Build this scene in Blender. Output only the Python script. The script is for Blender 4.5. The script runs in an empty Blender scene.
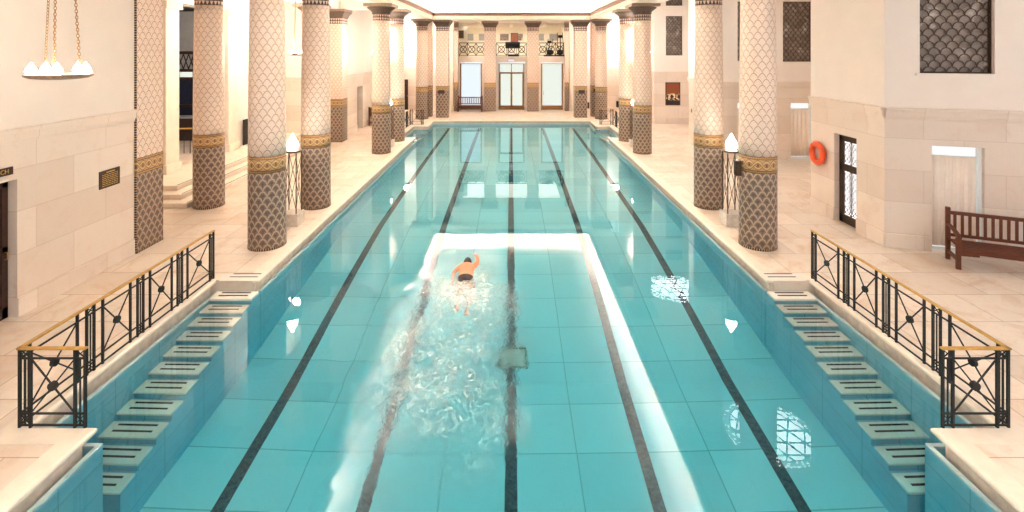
import bpy, bmesh, math, random
from mathutils import Vector, Matrix, noise

random.seed(7)
PI = math.pi
scene = bpy.context.scene
COL = scene.collection

# ------------------------------------------------------------------ camera
EYE = 4.5
cam_data = bpy.data.cameras.new('camera')
cam_data.sensor_width = 36.0
cam_data.lens = 36.0 * 500.0 / 1024.0
cam_data.shift_x = 1.0 / 1024.0
cam_data.shift_y = -206.0 / 1024.0
cam_data.clip_end = 200
cam = bpy.data.objects.new('camera', cam_data)
cam.location = (-0.035, 0, EYE)
cam.rotation_euler = (PI / 2, 0, 0)
COL.objects.link(cam)
scene.camera = cam

# ------------------------------------------------------------------ render look
scene.view_settings.view_transform = 'Standard'
scene.view_settings.look = 'None'
scene.view_settings.exposure = -0.36
scene.view_settings.gamma = 1.0
scene.view_settings.use_curve_mapping = False
cy = scene.cycles
cy.use_denoising = True
cy.max_bounces = 14
cy.diffuse_bounces = 6
cy.glossy_bounces = 4
cy.transmission_bounces = 10
cy.sample_clamp_indirect = 80.0

# ------------------------------------------------------------------ node helper
class S:
    """a shader socket with arithmetic"""
    def __init__(s, g, sock): s.g, s.k = g, sock
    def _b(s, op, o, swap=False):
        a, b = (o, s) if swap else (s, o)
        return s.g.m(op, a, b)
    def __add__(s, o): return s._b('ADD', o)
    def __radd__(s, o): return s._b('ADD', o, True)
    def __sub__(s, o): return s._b('SUBTRACT', o)
    def __rsub__(s, o): return s._b('SUBTRACT', o, True)
    def __mul__(s, o): return s._b('MULTIPLY', o)
    def __rmul__(s, o): return s._b('MULTIPLY', o, True)
    def __truediv__(s, o): return s._b('DIVIDE', o)
    def __rtruediv__(s, o): return s._b('DIVIDE', o, True)


class G:
    def __init__(g, name):
        g.mat = bpy.data.materials.new(name)
        g.mat.use_nodes = True
        g.t = g.mat.node_tree
        g.t.nodes.clear()
        g.out = g.t.nodes.new('ShaderNodeOutputMaterial')
    def new(g, typ, **kw):
        n = g.t.nodes.new(typ)
        for k, v in kw.items(): setattr(n, k, v)
        return n
    def put(g, inp, v):
        if isinstance(v, S): g.t.links.new(v.k, inp)
        elif v is None: pass
        else: inp.default_value = v
    def m(g, op, a, b=None, c=None, clamp=False):
        n = g.new('ShaderNodeMath', operation=op, use_clamp=clamp)
        for i, v in enumerate((a, b, c)):
            if v is not None: g.put(n.inputs[i], v)
        return S(g, n.outputs[0])
    def fract(g, a): return g.m('FRACT', a)
    def floor(g, a): return g.m('FLOOR', a)
    def abs(g, a): return g.m('ABSOLUTE', a)
    def min(g, a, b): return g.m('MINIMUM', a, b)
    def max(g, a, b): return g.m('MAXIMUM', a, b)
    def lt(g, a, b): return g.m('LESS_THAN', a, b)
    def gt(g, a, b): return g.m('GREATER_THAN', a, b)
    def step(g, a, lo, hi):
        n = g.new('ShaderNodeMapRange', interpolation_type='SMOOTHSTEP')
        g.put(n.inputs[0], a); g.put(n.inputs[1], lo); g.put(n.inputs[2], hi)
        return S(g, n.outputs[0])
    def mix(g, f, a, b):
        n = g.new('ShaderNodeMix', data_type='RGBA')
        g.put(n.inputs[0], f)
        for i, v in ((6, a), (7, b)):
            g.put(n.inputs[i], v if isinstance(v, S) else (*v[:3], 1.0))
        return S(g, n.outputs[2])
    def uv(g):
        n = g.new('ShaderNodeUVMap'); n.uv_map = 'uv'
        return S(g, n.outputs[0])
    def obj(g): return S(g, g.new('ShaderNodeTexCoord').outputs['Object'])
    def sep(g, v):
        n = g.new('ShaderNodeSeparateXYZ'); g.put(n.inputs[0], v)
        return [S(g, o) for o in n.outputs]
    def comb(g, x, y, z=0.0):
        n = g.new('ShaderNodeCombineXYZ')
        for i, v in enumerate((x, y, z)): g.put(n.inputs[i], v)
        return S(g, n.outputs[0])
    def noise(g, v, scale, detail=3.0, rough=0.55, dist=0.0):
        n = g.new('ShaderNodeTexNoise')
        g.put(n.inputs['Vector'], v)
        n.inputs['Scale'].default_value = scale
        n.inputs['Detail'].default_value = detail
        n.inputs['Roughness'].default_value = rough
        n.inputs['Distortion'].default_value = dist
        return S(g, n.outputs[0])
    def voronoi(g, v, scale, feature='F1', out=0):
        n = g.new('ShaderNodeTexVoronoi', feature=feature)
        g.put(n.inputs['Vector'], v); n.inputs['Scale'].default_value = scale
        return S(g, n.outputs[out])
    def white(g, v):
        n = g.new('ShaderNodeTexWhiteNoise', noise_dimensions='3D')
        g.put(n.inputs['Vector'], v)
        return S(g, n.outputs['Value'])
    def bump(g, h, strength, dist=0.01):
        n = g.new('ShaderNodeBump')
        g.put(n.inputs['Height'], h)
        n.inputs['Strength'].default_value = strength
        n.inputs['Distance'].default_value = dist
        return S(g, n.outputs[0])
    def bsdf(g, color, rough=0.5, metal=0.0, normal=None, spec=None, **kw):
        n = g.new('ShaderNodeBsdfPrincipled')
        g.put(n.inputs['Base Color'], color if isinstance(color, S) else (*color[:3], 1.0))
        g.put(n.inputs['Roughness'], rough)
        n.inputs['Metallic'].default_value = metal
        if spec is not None: n.inputs['Specular IOR Level'].default_value = spec
        if normal is not None: g.put(n.inputs['Normal'], normal)
        for k, v in kw.items(): g.put(n.inputs[k], v)
        return n
    def surf(g, n):
        g.t.links.new(n.outputs[0], g.out.inputs['Surface'])
        return g.mat


def lin(r, g, b):
    def f(c):
        c /= 255.0
        return c / 12.92 if c <= 0.04045 else ((c + 0.055) / 1.055) ** 2.4
    return (f(r), f(g), f(b))


M = {}

def flat_mat(name, col, rough=0.5, metal=0.0, nscale=0.0, namt=0.15, spec=None):
    g = G(name)
    c = col
    if nscale:
        n = g.noise(g.obj(), nscale, 4.0)
        c = g.mix(g.step(n, 0.3, 0.7), tuple(x * (1 - namt) for x in col), tuple(min(1, x * (1 + namt)) for x in col))
    M[name] = g.surf(g.bsdf(c, rough, metal, spec=spec))


def emit_mat(name, col, strength):
    g = G(name)
    n = g.new('ShaderNodeEmission')
    n.inputs[0].default_value = (*col, 1); n.inputs[1].default_value = strength
    M[name] = g.surf(n)


flat_mat('plaster', lin(234, 224, 214), 0.75, nscale=1.3, namt=0.02)
flat_mat('white_stone', lin(234, 222, 205), 0.6, nscale=4, namt=0.05)
flat_mat('plinth_stone', lin(205, 195, 182), 0.6, nscale=9, namt=0.12)
flat_mat('black_iron', lin(14, 13, 13), 0.5, nscale=30, namt=0.2)
flat_mat('bronze', lin(70, 52, 36), 0.4, 0.5, nscale=20, namt=0.2)
flat_mat('lamp_iron', lin(92, 74, 58), 0.45, 0.4, nscale=20, namt=0.2)
flat_mat('brass', lin(206, 160, 84), 0.32, 0.55, nscale=12, namt=0.12)
flat_mat('chain_metal', lin(165, 120, 72), 0.35, 0.6)
flat_mat('capital', lin(150, 126, 106), 0.6, nscale=14, namt=0.2)
flat_mat('capital_dark', lin(96, 76, 64), 0.6, nscale=25, namt=0.3)
flat_mat('dark_void', lin(24, 20, 18), 0.8)
flat_mat('gutter_dark', lin(70, 52, 40), 0.8, nscale=9, namt=0.4)
flat_mat('lip_tile', lin(172, 196, 198), 0.35, nscale=12, namt=0.08)
flat_mat('grip', lin(48, 36, 32), 0.7)
flat_mat('orange', lin(236, 92, 40), 0.45, nscale=9, namt=0.06)
flat_mat('grey_cord', lin(225, 215, 200), 0.7)
flat_mat('skin', lin(228, 142, 102), 0.5, nscale=14, namt=0.06)
flat_mat('hair', lin(48, 32, 26), 0.6, nscale=60, namt=0.4)
flat_mat('trunks', lin(52, 40, 38), 0.7, nscale=40, namt=0.5)
flat_mat('dark_wood', lin(60, 36, 26), 0.45, nscale=10, namt=0.25)
flat_mat('door_wood', lin(138, 98, 48), 0.4, 0.2, nscale=10, namt=0.15)
flat_mat('navy', lin(32, 36, 62), 0.5, nscale=10, namt=0.3)
flat_mat('grey_panel', lin(160, 160, 158), 0.6, nscale=3, namt=0.08)

flat_mat('gold_letter', lin(222, 184, 96), 0.35, 0.4)
flat_mat('plaque_brown', lin(58, 34, 22), 0.35, nscale=14, namt=0.2)
flat_mat('gallery_wall', lin(240, 232, 212), 0.7, nscale=2, namt=0.03)
flat_mat('brown_panel', lin(150, 88, 62), 0.5, nscale=4, namt=0.15)
flat_mat('lobe_stone', lin(158, 128, 104), 0.5, nscale=18, namt=0.18)
flat_mat('curtain', lin(236, 222, 208), 0.8, nscale=5, namt=0.03)
flat_mat('rail_white', lin(225, 232, 230), 0.35)
emit_mat('lamp_glow', (1.0, 0.90, 0.78), 60.0)
emit_mat('bulb_glow', (1.0, 0.91, 0.80), 120.0)
emit_mat('frosted_blue', (0.86, 0.95, 1.0), 1.3)
emit_mat('frosted_green', (0.93, 0.98, 0.88), 1.2)
emit_mat('backlit_white', (1.0, 0.95, 0.94), 2.4)
emit_mat('lit_gap', (1.0, 1.0, 1.0), 1.3)
emit_mat('exit_glow', (0.75, 0.75, 1.0), 1.3)
emit_mat('dome_pane', (1.0, 0.97, 0.96), 17.0)


def deck_mat():
    g = G('deck_marble')
    x, y, z = g.sep(g.obj())
    sx, sy = 1.25, 0.92
    row = g.floor(y / sy)
    xo = x / sx + row * 0.5
    fx, fy = g.fract(xo), g.fract(y / sy)
    ex = g.min(fx, 1 - fx) * sx
    ey = g.min(fy, 1 - fy) * sy
    seam = 1 - g.step(g.min(ex, ey), 0.003, 0.011)
    tone = g.white(g.comb(g.floor(xo), row, 3.0))
    n1 = g.noise(g.obj(), 1.1, 6, 0.65, 1.5)
    n2 = g.noise(g.obj(), 9.0, 5, 0.6)
    c = g.mix(tone, lin(222, 206, 189), lin(236, 223, 208))
    c = g.mix(g.step(n1, 0.46, 0.70) * 0.8, c, lin(214, 186, 160))
    c = g.mix(g.step(n2, 0.52, 0.75) * 0.5, c, lin(206, 182, 158))
    c = g.mix(seam * 0.65, c, lin(150, 122, 100))
    M['deck'] = g.surf(g.bsdf(c, 0.38, spec=0.35))


def wall_stone():
    g = G('travertine_blocks')
    u, v, _ = g.sep(g.uv())
    sx, sy = 1.5, 0.72
    vv = (v - 0.34) / sy
    row = g.floor(vv)
    xo = u / sx + row * 0.5
    fx, fy = g.fract(xo), g.fract(vv)
    seam = 1 - g.step(g.min(g.min(fx, 1 - fx) * sx, g.min(fy, 1 - fy) * sy), 0.003, 0.012)
    tone = g.white(g.comb(g.floor(xo), row, 1.0))
    n1 = g.noise(g.obj(), 2.0, 6, 0.65, 1.0)
    n2 = g.noise(g.obj(), 14.0, 4, 0.6)
    c = g.mix(tone, lin(218, 202, 187), lin(233, 221, 208))
    c = g.mix(g.step(n1, 0.5, 0.75) * 0.5, c, lin(214, 190, 170))
    c = g.mix(g.step(n2, 0.58, 0.75) * 0.3, c, lin(196, 168, 144))
    c = g.mix(seam * 0.28, c, lin(160, 132, 110))
    M['stone'] = g.surf(g.bsdf(c, 0.55, spec=0.3))


def scales(g, u, v, aspect):
    """distance to the outline of overlapping pointed scales; one scale is 1 x 1"""
    ds = []
    for p in (0, 1):
        uu = g.fract(u + 0.5 * p) - 0.5
        cs = g.max(g.m('COSINE', uu * PI), 0.0)
        h = 0.5 * g.m('POWER', cs, 0.58)
        d = g.abs(g.fract(v - 0.5 * p - h + 0.5) - 0.5)
        sl = g.m('SINE', uu * PI) * (1.3 * aspect)
        ds.append(d * aspect / g.m('SQRT', 1 + sl * sl))
    return g.min(ds[0], ds[1])


CW, CH = 2 * PI * 0.41 / 14, 0.265

def mosaics():
    # pale shaft
    g = G('mosaic_pale')
    u, v, _ = g.sep(g.uv())
    d = scales(g, u / CW, v / CH, CH / CW)
    ln = 1 - g.step(d, 0.02, 0.05)
    tess = g.voronoi(g.uv(), 70.0, out=1)
    t = g.sep(tess)[0]
    c = g.mix(t, lin(226, 203, 184), lin(240, 223, 207))
    core = 1 - g.step(g.abs(d - 0.2), 0.02, 0.05)
    c = g.mix(core * 0.22, c, lin(196, 158, 132))
    c = g.mix(ln * 0.88, c, lin(150, 104, 84))
    M['mosaic_pale'] = g.surf(g.bsdf(c, 0.45, spec=0.3))
    # dark shaft
    g = G('mosaic_dark')
    u, v, _ = g.sep(g.uv())
    d = scales(g, u / CW, v / CH, CH / CW)
    ln = 1 - g.step(d, 0.05, 0.10)
    tess = g.sep(g.voronoi(g.uv(), 75.0, out=1))[0]
    c = g.mix(tess, lin(104, 90, 79), lin(142, 124, 110))
    core = g.step(d, 0.17, 0.24)
    c = g.mix(core * 0.5, c, lin(84, 64, 52))
    c = g.mix(ln * 0.75, c, lin(194, 168, 144))
    M['mosaic_dark'] = g.surf(g.bsdf(c, 0.45, spec=0.3))
    # gold guilloche band, uv v counts from the band's lower edge
    g = G('mosaic_gold')
    u, v, _ = g.sep(g.uv())
    t = v / 0.37
    uu = u / (CW * 1.0)
    tess = g.sep(g.voronoi(g.uv(), 75.0, out=1))[0]
    c = g.mix(tess, lin(178, 142, 96), lin(200, 166, 120))
    w = g.m('SINE', uu * PI) * 0.2
    eye = g.fract(uu) - 0.5
    ty = t - 0.5
    e = g.m('SQRT', eye * eye * 0.35 + ty * ty)
    for sgn in (1, -1):
        dd = g.abs(ty - w * sgn)
        edge = 1 - g.step(g.abs(dd - 0.085), 0.012, 0.035)
        rib = 1 - g.step(dd, 0.06, 0.085)
        c = g.mix(rib * 0.6, c, lin(220, 184, 130))
        c = g.mix(edge * 0.85, c, lin(104, 72, 50))
    c = g.mix((1 - g.step(e, 0.07, 0.10)) * 0.9, c, lin(112, 74, 62))
    side = g.step(g.abs(ty), 0.34, 0.36)
    dots = g.gt(g.fract(uu * 4), 0.45)
    c = g.mix(side * dots * 0.55, c, lin(150, 96, 50))
    b1 = 1 - g.step(g.abs(g.abs(ty) - 0.35), 0.012, 0.03)
    b2 = g.step(g.abs(ty), 0.462, 0.475)
    c = g.mix(g.max(b1, b2) * 0.9, c, lin(76, 48, 36))
    M['mosaic_gold'] = g.surf(g.bsdf(c, 0.4, spec=0.3))
    # neck band, v from the band's lower edge
    g = G('mosaic_neck')
    u, v, _ = g.sep(g.uv())
    t = v / 0.28
    uu = u / (CW * 0.62)
    tri = g.abs(g.fract(uu) - 0.5) * 2
    row = g.fract(t * 2)
    zig = g.gt(row, tri)
    c = g.mix(zig, lin(96, 70, 66), lin(228, 200, 180))
    bb = g.min(row, 1 - row)
    c = g.mix(g.lt(bb, 0.14), c, lin(86, 66, 66))
    M['mosaic_neck'] = g.surf(g.bsdf(c, 0.45, spec=0.3))
    # chequered foot row
    g = G('mosaic_foot')
    u, v, _ = g.sep(g.uv())
    chk = g.gt(g.fract(u / 0.052), 0.38)
    c = g.mix(chk, lin(190, 160, 128), lin(38, 26, 20))
    M['mosaic_foot'] = g.surf(g.bsdf(c, 0.5))
    # beaded edge strip of the pilaster
    g = G('mosaic_edge')
    u, v, _ = g.sep(g.uv())
    chk = g.gt(g.fract(v / 0.055), 0.4)
    c = g.mix(chk, lin(200, 165, 130), lin(44, 32, 26))
    M['mosaic_edge'] = g.surf(g.bsdf(c, 0.5))
    # key-patterned brown frieze of the ceiling
    g = G('frieze')
    u, v, _ = g.sep(g.uv())
    a = g.gt(g.fract(u / 0.22), 0.5)
    b = g.gt(g.fract(v / 0.1), 0.5)
    c = g.mix(g.abs(a - b), lin(128, 84, 66), lin(164, 122, 100))
    M['frieze'] = g.surf(g.bsdf(c, 0.6))


def teak():
    g = G('teak')
    x, y, z = g.sep(g.obj())
    n = g.noise(g.comb(x * 3, y * 30, z * 30), 1.0, 4, 0.6)
    c = g.mix(n, lin(64, 28, 15), lin(122, 62, 34))
    M['teak'] = g.surf(g.bsdf(c, 0.4, spec=0.4))


LANE = 2.0

def pool_mats():
    g = G('pool_floor_slabs')
    x, y, z = g.sep(g.obj())
    sx, sy = LANE / 2, 0.95
    fx, fy = g.fract(x / sx + 0.5), g.fract(y / sy)
    # seams midway between the lane lines, and across
    x = x + 0.035
    fx2 = g.fract(x / LANE)
    seam = 1 - g.step(g.min(g.abs(fx2 - 0.5) * LANE, g.min(fy, 1 - fy) * sy), 0.004, 0.014)
    tone = g.white(g.comb(g.floor(x / LANE + 0.5), g.floor(y / sy), 2.0))
    n1 = g.noise(g.obj(), 5.0, 5, 0.65)
    c = g.mix(tone, lin(176, 212, 214), lin(192, 224, 224))
    c = g.mix(g.step(n1, 0.6, 0.75) * 0.25, c, lin(150, 190, 186))
    c = g.mix(seam * 0.55, c, lin(92, 138, 140))
    ax = g.abs(x)
    lx = g.min(g.min(ax, g.abs(ax - LANE)), g.abs(ax - 3.9))
    ends = g.m('MULTIPLY', g.gt(y, 4.6), g.lt(y, 31.6))
    line = (1 - g.step(lx, 0.082, 0.094)) * ends
    tess = g.sep(g.voronoi(g.obj(), 26.0, out=1))[0]
    c = g.mix(line, c, g.mix(tess, lin(58, 66, 74), lin(92, 98, 102)))
    M['pool_floor'] = g.surf(g.bsdf(c, 0.6, spec=0.2))
    g = G('pool_wall_tile')
    u, v, _ = g.sep(g.uv())
    fx, fy = g.fract(u / 0.9), g.fract(v / 0.6)
    seam = 1 - g.step(g.min(g.min(fx, 1 - fx) * 0.9, g.min(fy, 1 - fy) * 0.6), 0.004, 0.012)
    n1 = g.noise(g.obj(), 4.0, 5, 0.6)
    c = g.mix(n1, lin(122, 192, 208), lin(146, 208, 220))
    c = g.mix(seam * 0.5, c, lin(80, 146, 162))
    M['pool_wall'] = g.surf(g.bsdf(c, 0.5, spec=0.2))
    # marble treads
    g = G('tread_marble')
    n1 = g.noise(g.obj(), 6.0, 5, 0.65)
    c = g.mix(n1, lin(214, 212, 202), lin(238, 232, 220))
    M['tread'] = g.surf(g.bsdf(c, 0.45, spec=0.3))
    # water
    g = G('pool_water')
    x, y, z = g.sep(g.obj())
    # churned wake behind the swimmer
    wx = (x + 0.95 + (11.0 - y) * 0.02) / 1.45
    wy = (y - 8.4) / 3.1
    r2 = wx * wx + wy * wy
    n0 = g.noise(g.obj(), 0.9, 3, 0.6)
    wake = 1 - g.step(r2 + (n0 - 0.5) * 1.6, 0.15, 1.25)
    ripple = g.noise(g.comb(x, y * 0.8, 0.0), 1.6, 2, 0.5, 0.6)
    chop = g.noise(g.comb(x, y * 0.7, 0.0), 6.5, 5, 0.6, 1.2)
    h = ripple * 0.0006 + chop * wake * 0.011
    nb = g.bump(h, 1.0, 1.0)
    glass = g.bsdf((1, 1, 1), 0.0, normal=nb, IOR=1.333, **{'Transmission Weight': 1.0})
    fn = g.noise(g.comb(x, y * 0.7, 0.0), 9.0, 8, 0.78, 1.8)
    ex, ey = (x + 0.95) / 0.5, (y - 10.0) / 0.75
    near = 1 - g.step(ex * ex + ey * ey, 0.2, 2.2)
    foam_glint = g.step(fn + wake * 0.10 + near * 0.10, 0.55, 0.82) * g.m('MINIMUM', wake * 0.55 + near * 0.15, 1.0)
    fb = g.noise(g.comb(x, y * 0.6, 2.0), 1.7, 4, 0.6)
    foam_glint = g.m('MINIMUM', foam_glint + wake * g.step(fb, 0.35, 0.75) * 0.30 + near * 0.08, 1.0)  # broad white haze: part thin foam, part painted ceiling reflections on the ripples
    white = g.bsdf(lin(238, 244, 242), 0.7, normal=nb)
    mixn = g.new('ShaderNodeMixShader')
    g.put(mixn.inputs[0], foam_glint * 0.8)
    g.t.links.new(glass.outputs[0], mixn.inputs[1])
    g.t.links.new(white.outputs[0], mixn.inputs[2])
    va = g.new('ShaderNodeVolumeAbsorption')
    va.inputs['Color'].default_value = (0.0, 0.872, 0.985, 1)
    va.inputs['Density'].default_value = 0.25
    g.t.links.new(va.outputs[0], g.out.inputs['Volume'])
    M['water'] = g.surf(mixn)


def glass_mat():
    g = G('dark_glass')
    n1 = g.noise(g.obj(), 1.6, 3, 0.6)
    tone = g.sep(g.voronoi(g.obj(), 5.5, out=1))[0]
    c = g.mix(tone, lin(128, 112, 100), lin(156, 140, 128))
    c = g.mix(g.step(n1 + (tone - 0.5) * 0.15, 0.54, 0.72), c, lin(205, 192, 182))  # pale patches paint light reflected in the panes into the colour
    M['dark_glass'] = g.surf(g.bsdf(c, 0.25))
glass_mat()

def dome_mats():
    g = G('dome_border')
    d = g.voronoi(g.obj(), 9.0, out=0)
    on = 1 - g.step(d, 0.25, 0.42)
    n = g.new('ShaderNodeEmission')
    g.put(n.inputs[0], (1, 0.98, 0.96, 1)); g.put(n.inputs[1], on * 22.0 + 2.0)
    M['dome_border'] = g.surf(n)
    # painted picture: loose warm shapes on a dark ground
    g = G('picture_paint')
    u, v, _ = g.sep(g.uv())
    n1 = g.noise(g.uv(), 7.0, 4, 0.6)
    up = g.step(v, 0.55, 0.75)
    c = g.mix(up, lin(40, 22, 15), lin(140, 70, 28))
    mid = 1 - g.step(g.abs(v - 0.48), 0.12, 0.26)
    c = g.mix(mid * g.step(n1, 0.48, 0.56), c, lin(250, 222, 180))
    M['picture'] = g.surf(g.bsdf(c, 0.4))


deck_mat(); wall_stone(); mosaics(); teak(); pool_mats(); dome_mats()


# ------------------------------------------------------------------ mesh builder
class MB:
    def __init__(s):
        s.v, s.f, s.mi, s.uv, s.sm = [], [], [], [], []
    def face(s, idx, uvs, mi=0, smooth=False):
        s.f.append(idx); s.uv.append(uvs); s.mi.append(mi); s.sm.append(smooth)
    def box(s, x0, x1, y0, y1, z0, z1, mi=0, rot=None, at=None, uvo=(0, 0)):
        b = len(s.v)
        ps = [Vector((x, y, z)) for z in (z0, z1) for y in (y0, y1) for x in (x0, x1)]
        uvp = ps
        if rot is not None: ps = [rot @ p for p in ps]
        if at is not None: ps = [p + Vector(at) for p in ps]
        s.v += [tuple(p) for p in ps]
        for idx, ax in (((0, 2, 3, 1), 2), ((4, 5, 7, 6), 2), ((0, 1, 5, 4), 1), ((2, 6, 7, 3), 1), ((0, 4, 6, 2), 0), ((1, 3, 7, 5), 0)):
            i, j = ((1, 2), (0, 2), (0, 1))[ax]
            s.face([b + k for k in idx], [(uvp[k][i] + uvo[0], uvp[k][j] + uvo[1]) for k in idx], mi)
        return s
    def bar(s, p, q, w, d=None, up=(0, 0, 1), mi=0):
        """rectangular bar from p to q"""
        p, q = Vector(p), Vector(q)
        d = d or w
        t = (q - p); L = t.length; t.normalize()
        u = Vector(up)
        if abs(t.dot(u)) > 0.99: u = Vector((0, 1, 0))
        a = t.cross(u).normalized(); c = a.cross(t).normalized()
        m = Matrix((t, a, c)).transposed()
        s.box(0, L, -w / 2, w / 2, -d / 2, d / 2, mi, rot=m, at=p)
        return s
    def loft(s, rings, closed=True, caps=True, mi=0, smooth=True, uvs=None):
        """rings: list of equal-length point lists"""
        b = len(s.v); n = len(rings[0])
        for r in rings: s.v += [tuple(p) for p in r]
        m = n if closed else n - 1
        for k in range(len(rings) - 1):
            for i in range(m):
                j = (i + 1) % n
                idx = [b + k * n + i, b + k * n + j, b + (k + 1) * n + j, b + (k + 1) * n + i]
                if uvs:
                    u0, u1 = uvs[0][i], uvs[0][i + 1]
                    q = [(u0, uvs[1][k]), (u1, uvs[1][k]), (u1, uvs[1][k + 1]), (u0, uvs[1][k + 1])]
                else:
                    q = [(i / n, k), ((i + 1) / n, k), ((i + 1) / n, k + 1), (i / n, k + 1)]
                s.face(idx, q, mi, smooth)
        if caps and closed:
            s.face([b + i for i in reversed(range(n))], [(0, 0)] * n, mi)
            e = b + (len(rings) - 1) * n
            s.face([e + i for i in range(n)], [(0, 0)] * n, mi)
        return s
    def lathe(s, prof, n=24, at=(0, 0, 0), mi=0, smooth=True, R=None, v0=0.0, caps=True):
        """prof: (r, z) list bottom to top; uv = (arc at radius R, height)"""
        rings = [[(at[0] + r * math.cos(2 * PI * i / n), at[1] + r * math.sin(2 * PI * i / n), at[2] + z) for i in range(n)] for r, z in prof]
        R = R or prof[0][0]
        us = [2 * PI * R * i / n for i in range(n + 1)]
        return s.loft(rings, True, caps, mi, smooth, (us, [z - v0 for _, z in prof]))
    def tube(s, pts, r, n=8, mi=0, closed=False, caps=True):
        pts = [Vector(p) for p in pts]
        rs = r if isinstance(r, (list, tuple)) else [r] * len(pts)
        rings = []; prev = None
        N = len(pts)
        for i, p in enumerate(pts):
            if closed: t = pts[(i + 1) % N] - pts[i - 1]
            else: t = pts[min(i + 1, N - 1)] - pts[max(i - 1, 0)]
            t.normalize()
            if prev is None:
                a = t.cross(Vector((0, 0, 1)))
                if a.length < 0.1: a = t.cross(Vector((0, 1, 0)))
            else:
                a = prev - t * prev.dot(t)
            a.normalize(); prev = a
            c = t.cross(a)
            rings.append([p + (a * math.cos(2 * PI * k / n) + c * math.sin(2 * PI * k / n)) * rs[i] for k in range(n)])
        if closed: rings.append(rings[0])
        return s.loft(rings, True, caps and not closed, mi, True)
    def build(s, name, mats, parent=None, loc=None, bevel=0.0):
        me = bpy.data.meshes.new(name)
        me.from_pydata(s.v, [], s.f)
        for mt in (mats if isinstance(mats, (list, tuple)) else [mats]): me.materials.append(M[mt])
        me.polygons.foreach_set('material_index', s.mi)
        me.polygons.foreach_set('use_smooth', s.sm)
        uvl = me.uv_layers.new(name='uv')
        fl = [c for q in s.uv for p in q for c in p]
        uvl.data.foreach_set('uv', fl)
        me.update()
        o = bpy.data.objects.new(name, me)
        COL.objects.link(o)
        if parent is not None: o.parent = parent
        if loc is not None: o.location = loc
        if bevel:
            b = o.modifiers.new('bevel', 'BEVEL'); b.width = bevel; b.segments = 2; b.limit_method = 'ANGLE'
        return o


def tag(o, label, cat, group=None, kind=None):
    o['label'] = label; o['category'] = cat
    if group: o['group'] = group
    if kind: o['kind'] = kind
    return o

def struct(o):
    o['kind'] = 'structure'
    return o

def thing(name, label, cat, loc=(0, 0, 0), rz=0.0, group=None, kind='thing'):
    o = bpy.data.objects.new(name, None)
    o.empty_display_size = 0.2
    COL.objects.link(o)
    o.location = loc; o.rotation_euler = (0, 0, rz)
    return tag(o, label, cat, group, kind)

KIDS = {}
def children(o):
    return [c for c in COL.objects if c.parent == o]

def dup(root, loc, rz=0.0, label=None, group=None, scale=None):
    r = root.copy(); COL.objects.link(r)
    r.location = loc; r.rotation_euler = (0, 0, rz)
    if label: r['label'] = label
    if group: r['group'] = group
    for ch in children(root):
        c = ch.copy(); COL.objects.link(c); c.parent = r
        for gch in children(ch):
            d = gch.copy(); COL.objects.link(d); d.parent = c
    if scale: r.scale = scale
    return r


# ------------------------------------------------------------------ walls
def wall_run(name, origin, ang, length, openings=(), th=0.5, H=7.8, dado=True, plinth=True, z0=0.0):
    """local x runs along the wall, local -y faces the room"""
    mb = MB()
    xs = sorted({0.0, length, *[o[0] for o in openings], *[o[1] for o in openings]})
    zs = sorted({z0, 3.0, H, *[o[2] for o in openings if o[2] > z0], *[o[3] for o in openings if o[3] < H]})
    for i in range(len(xs) - 1):
        for k in range(len(zs) - 1):
            cx, cz = (xs[i] + xs[i + 1]) / 2, (zs[k] + zs[k + 1]) / 2
            if any(o[0] < cx < o[1] and o[2] < cz < o[3] for o in openings): continue
            mb.box(xs[i], xs[i + 1], 0, th, zs[k], zs[k + 1], 0 if (dado and cz < 3.0) else 1)
    o = mb.build(name, ['stone', 'plaster'])
    o.location = (origin[0], origin[1], 0); o.rotation_euler = (0, 0, ang)
    struct(o)
    if dado:
        t = MB()
        segs = [(0, length)]
        for op in openings:
            if op[2] < 3.1 < op[3]:
                segs = [q for a, b in segs for q in ((a, op[0]), (op[1], b)) if a < op[0] or b > op[1]]
        for a, b in segs:
            t.box(a, b, -0.03, 0.0, 2.94, 3.0); t.box(a, b, -0.055, 0.0, 3.0, 3.12); t.box(a, b, -0.085, 0.0, 3.12, 3.19)
        tr = t.build('trim_%d' % (len([1 for q in COL.objects if q.name.startswith('trim_')]) + 1), 'stone', bevel=0.008)
        tr.location = o.location; tr.rotation_euler = o.rotation_euler; struct(tr)
    if plinth:
        t = MB(); edges = [0.0]
        for op in sorted(openings):
            if op[2] < 0.1: edges += [op[0], op[1]]
        edges.append(length)
        for a, b in zip(edges[::2], edges[1::2]): t.box(a, b, -0.025, 0.0, 0.0, 0.33)
        tr = t.build('baseboard' + name[4:], 'stone', bevel=0.01)
        tr.location = o.location; tr.rotation_euler = o.rotation_euler; struct(tr)
    return o

A = -16 * PI / 180
wall_run('wall_left', (-8.34, -1), PI / 2, 12.02, [(8.45, 9.41, 0, 2.33)])
wall_run('wall_left_recess', (-11.5, 11.9), PI / 2, 12.8, [(5.0, 8.3, 0, 6.1)], z0=0.0, dado=False, plinth=False)
wall_run('wall_left_far_end', (-11.6, 24.4), 0, 2.62, [], th=0.5)
wall_run('wall_left_rear', (-8.6, 25.22), PI / 2, 12.28, [(2.68, 3.68, 0, 2.43)], th=0.45)
wall_run('wall_left_return', (-8.98, 12.2), PI, 3.0, [], th=0.3)
wall_run('wall_far_left', (-8.6, 37.5), 0, 3.72, [(0.42, 0.85, 0, 2.3)], th=0.4)
wall_run('wall_far_right', (4.88, 37.5), 0, 3.8, [], th=0.4)
wall_run('wall_right', (8.5, 14.24), -PI / 2, 2.82, [(1.04, 1.89, 0, 2.31)], th=0.7)
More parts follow.
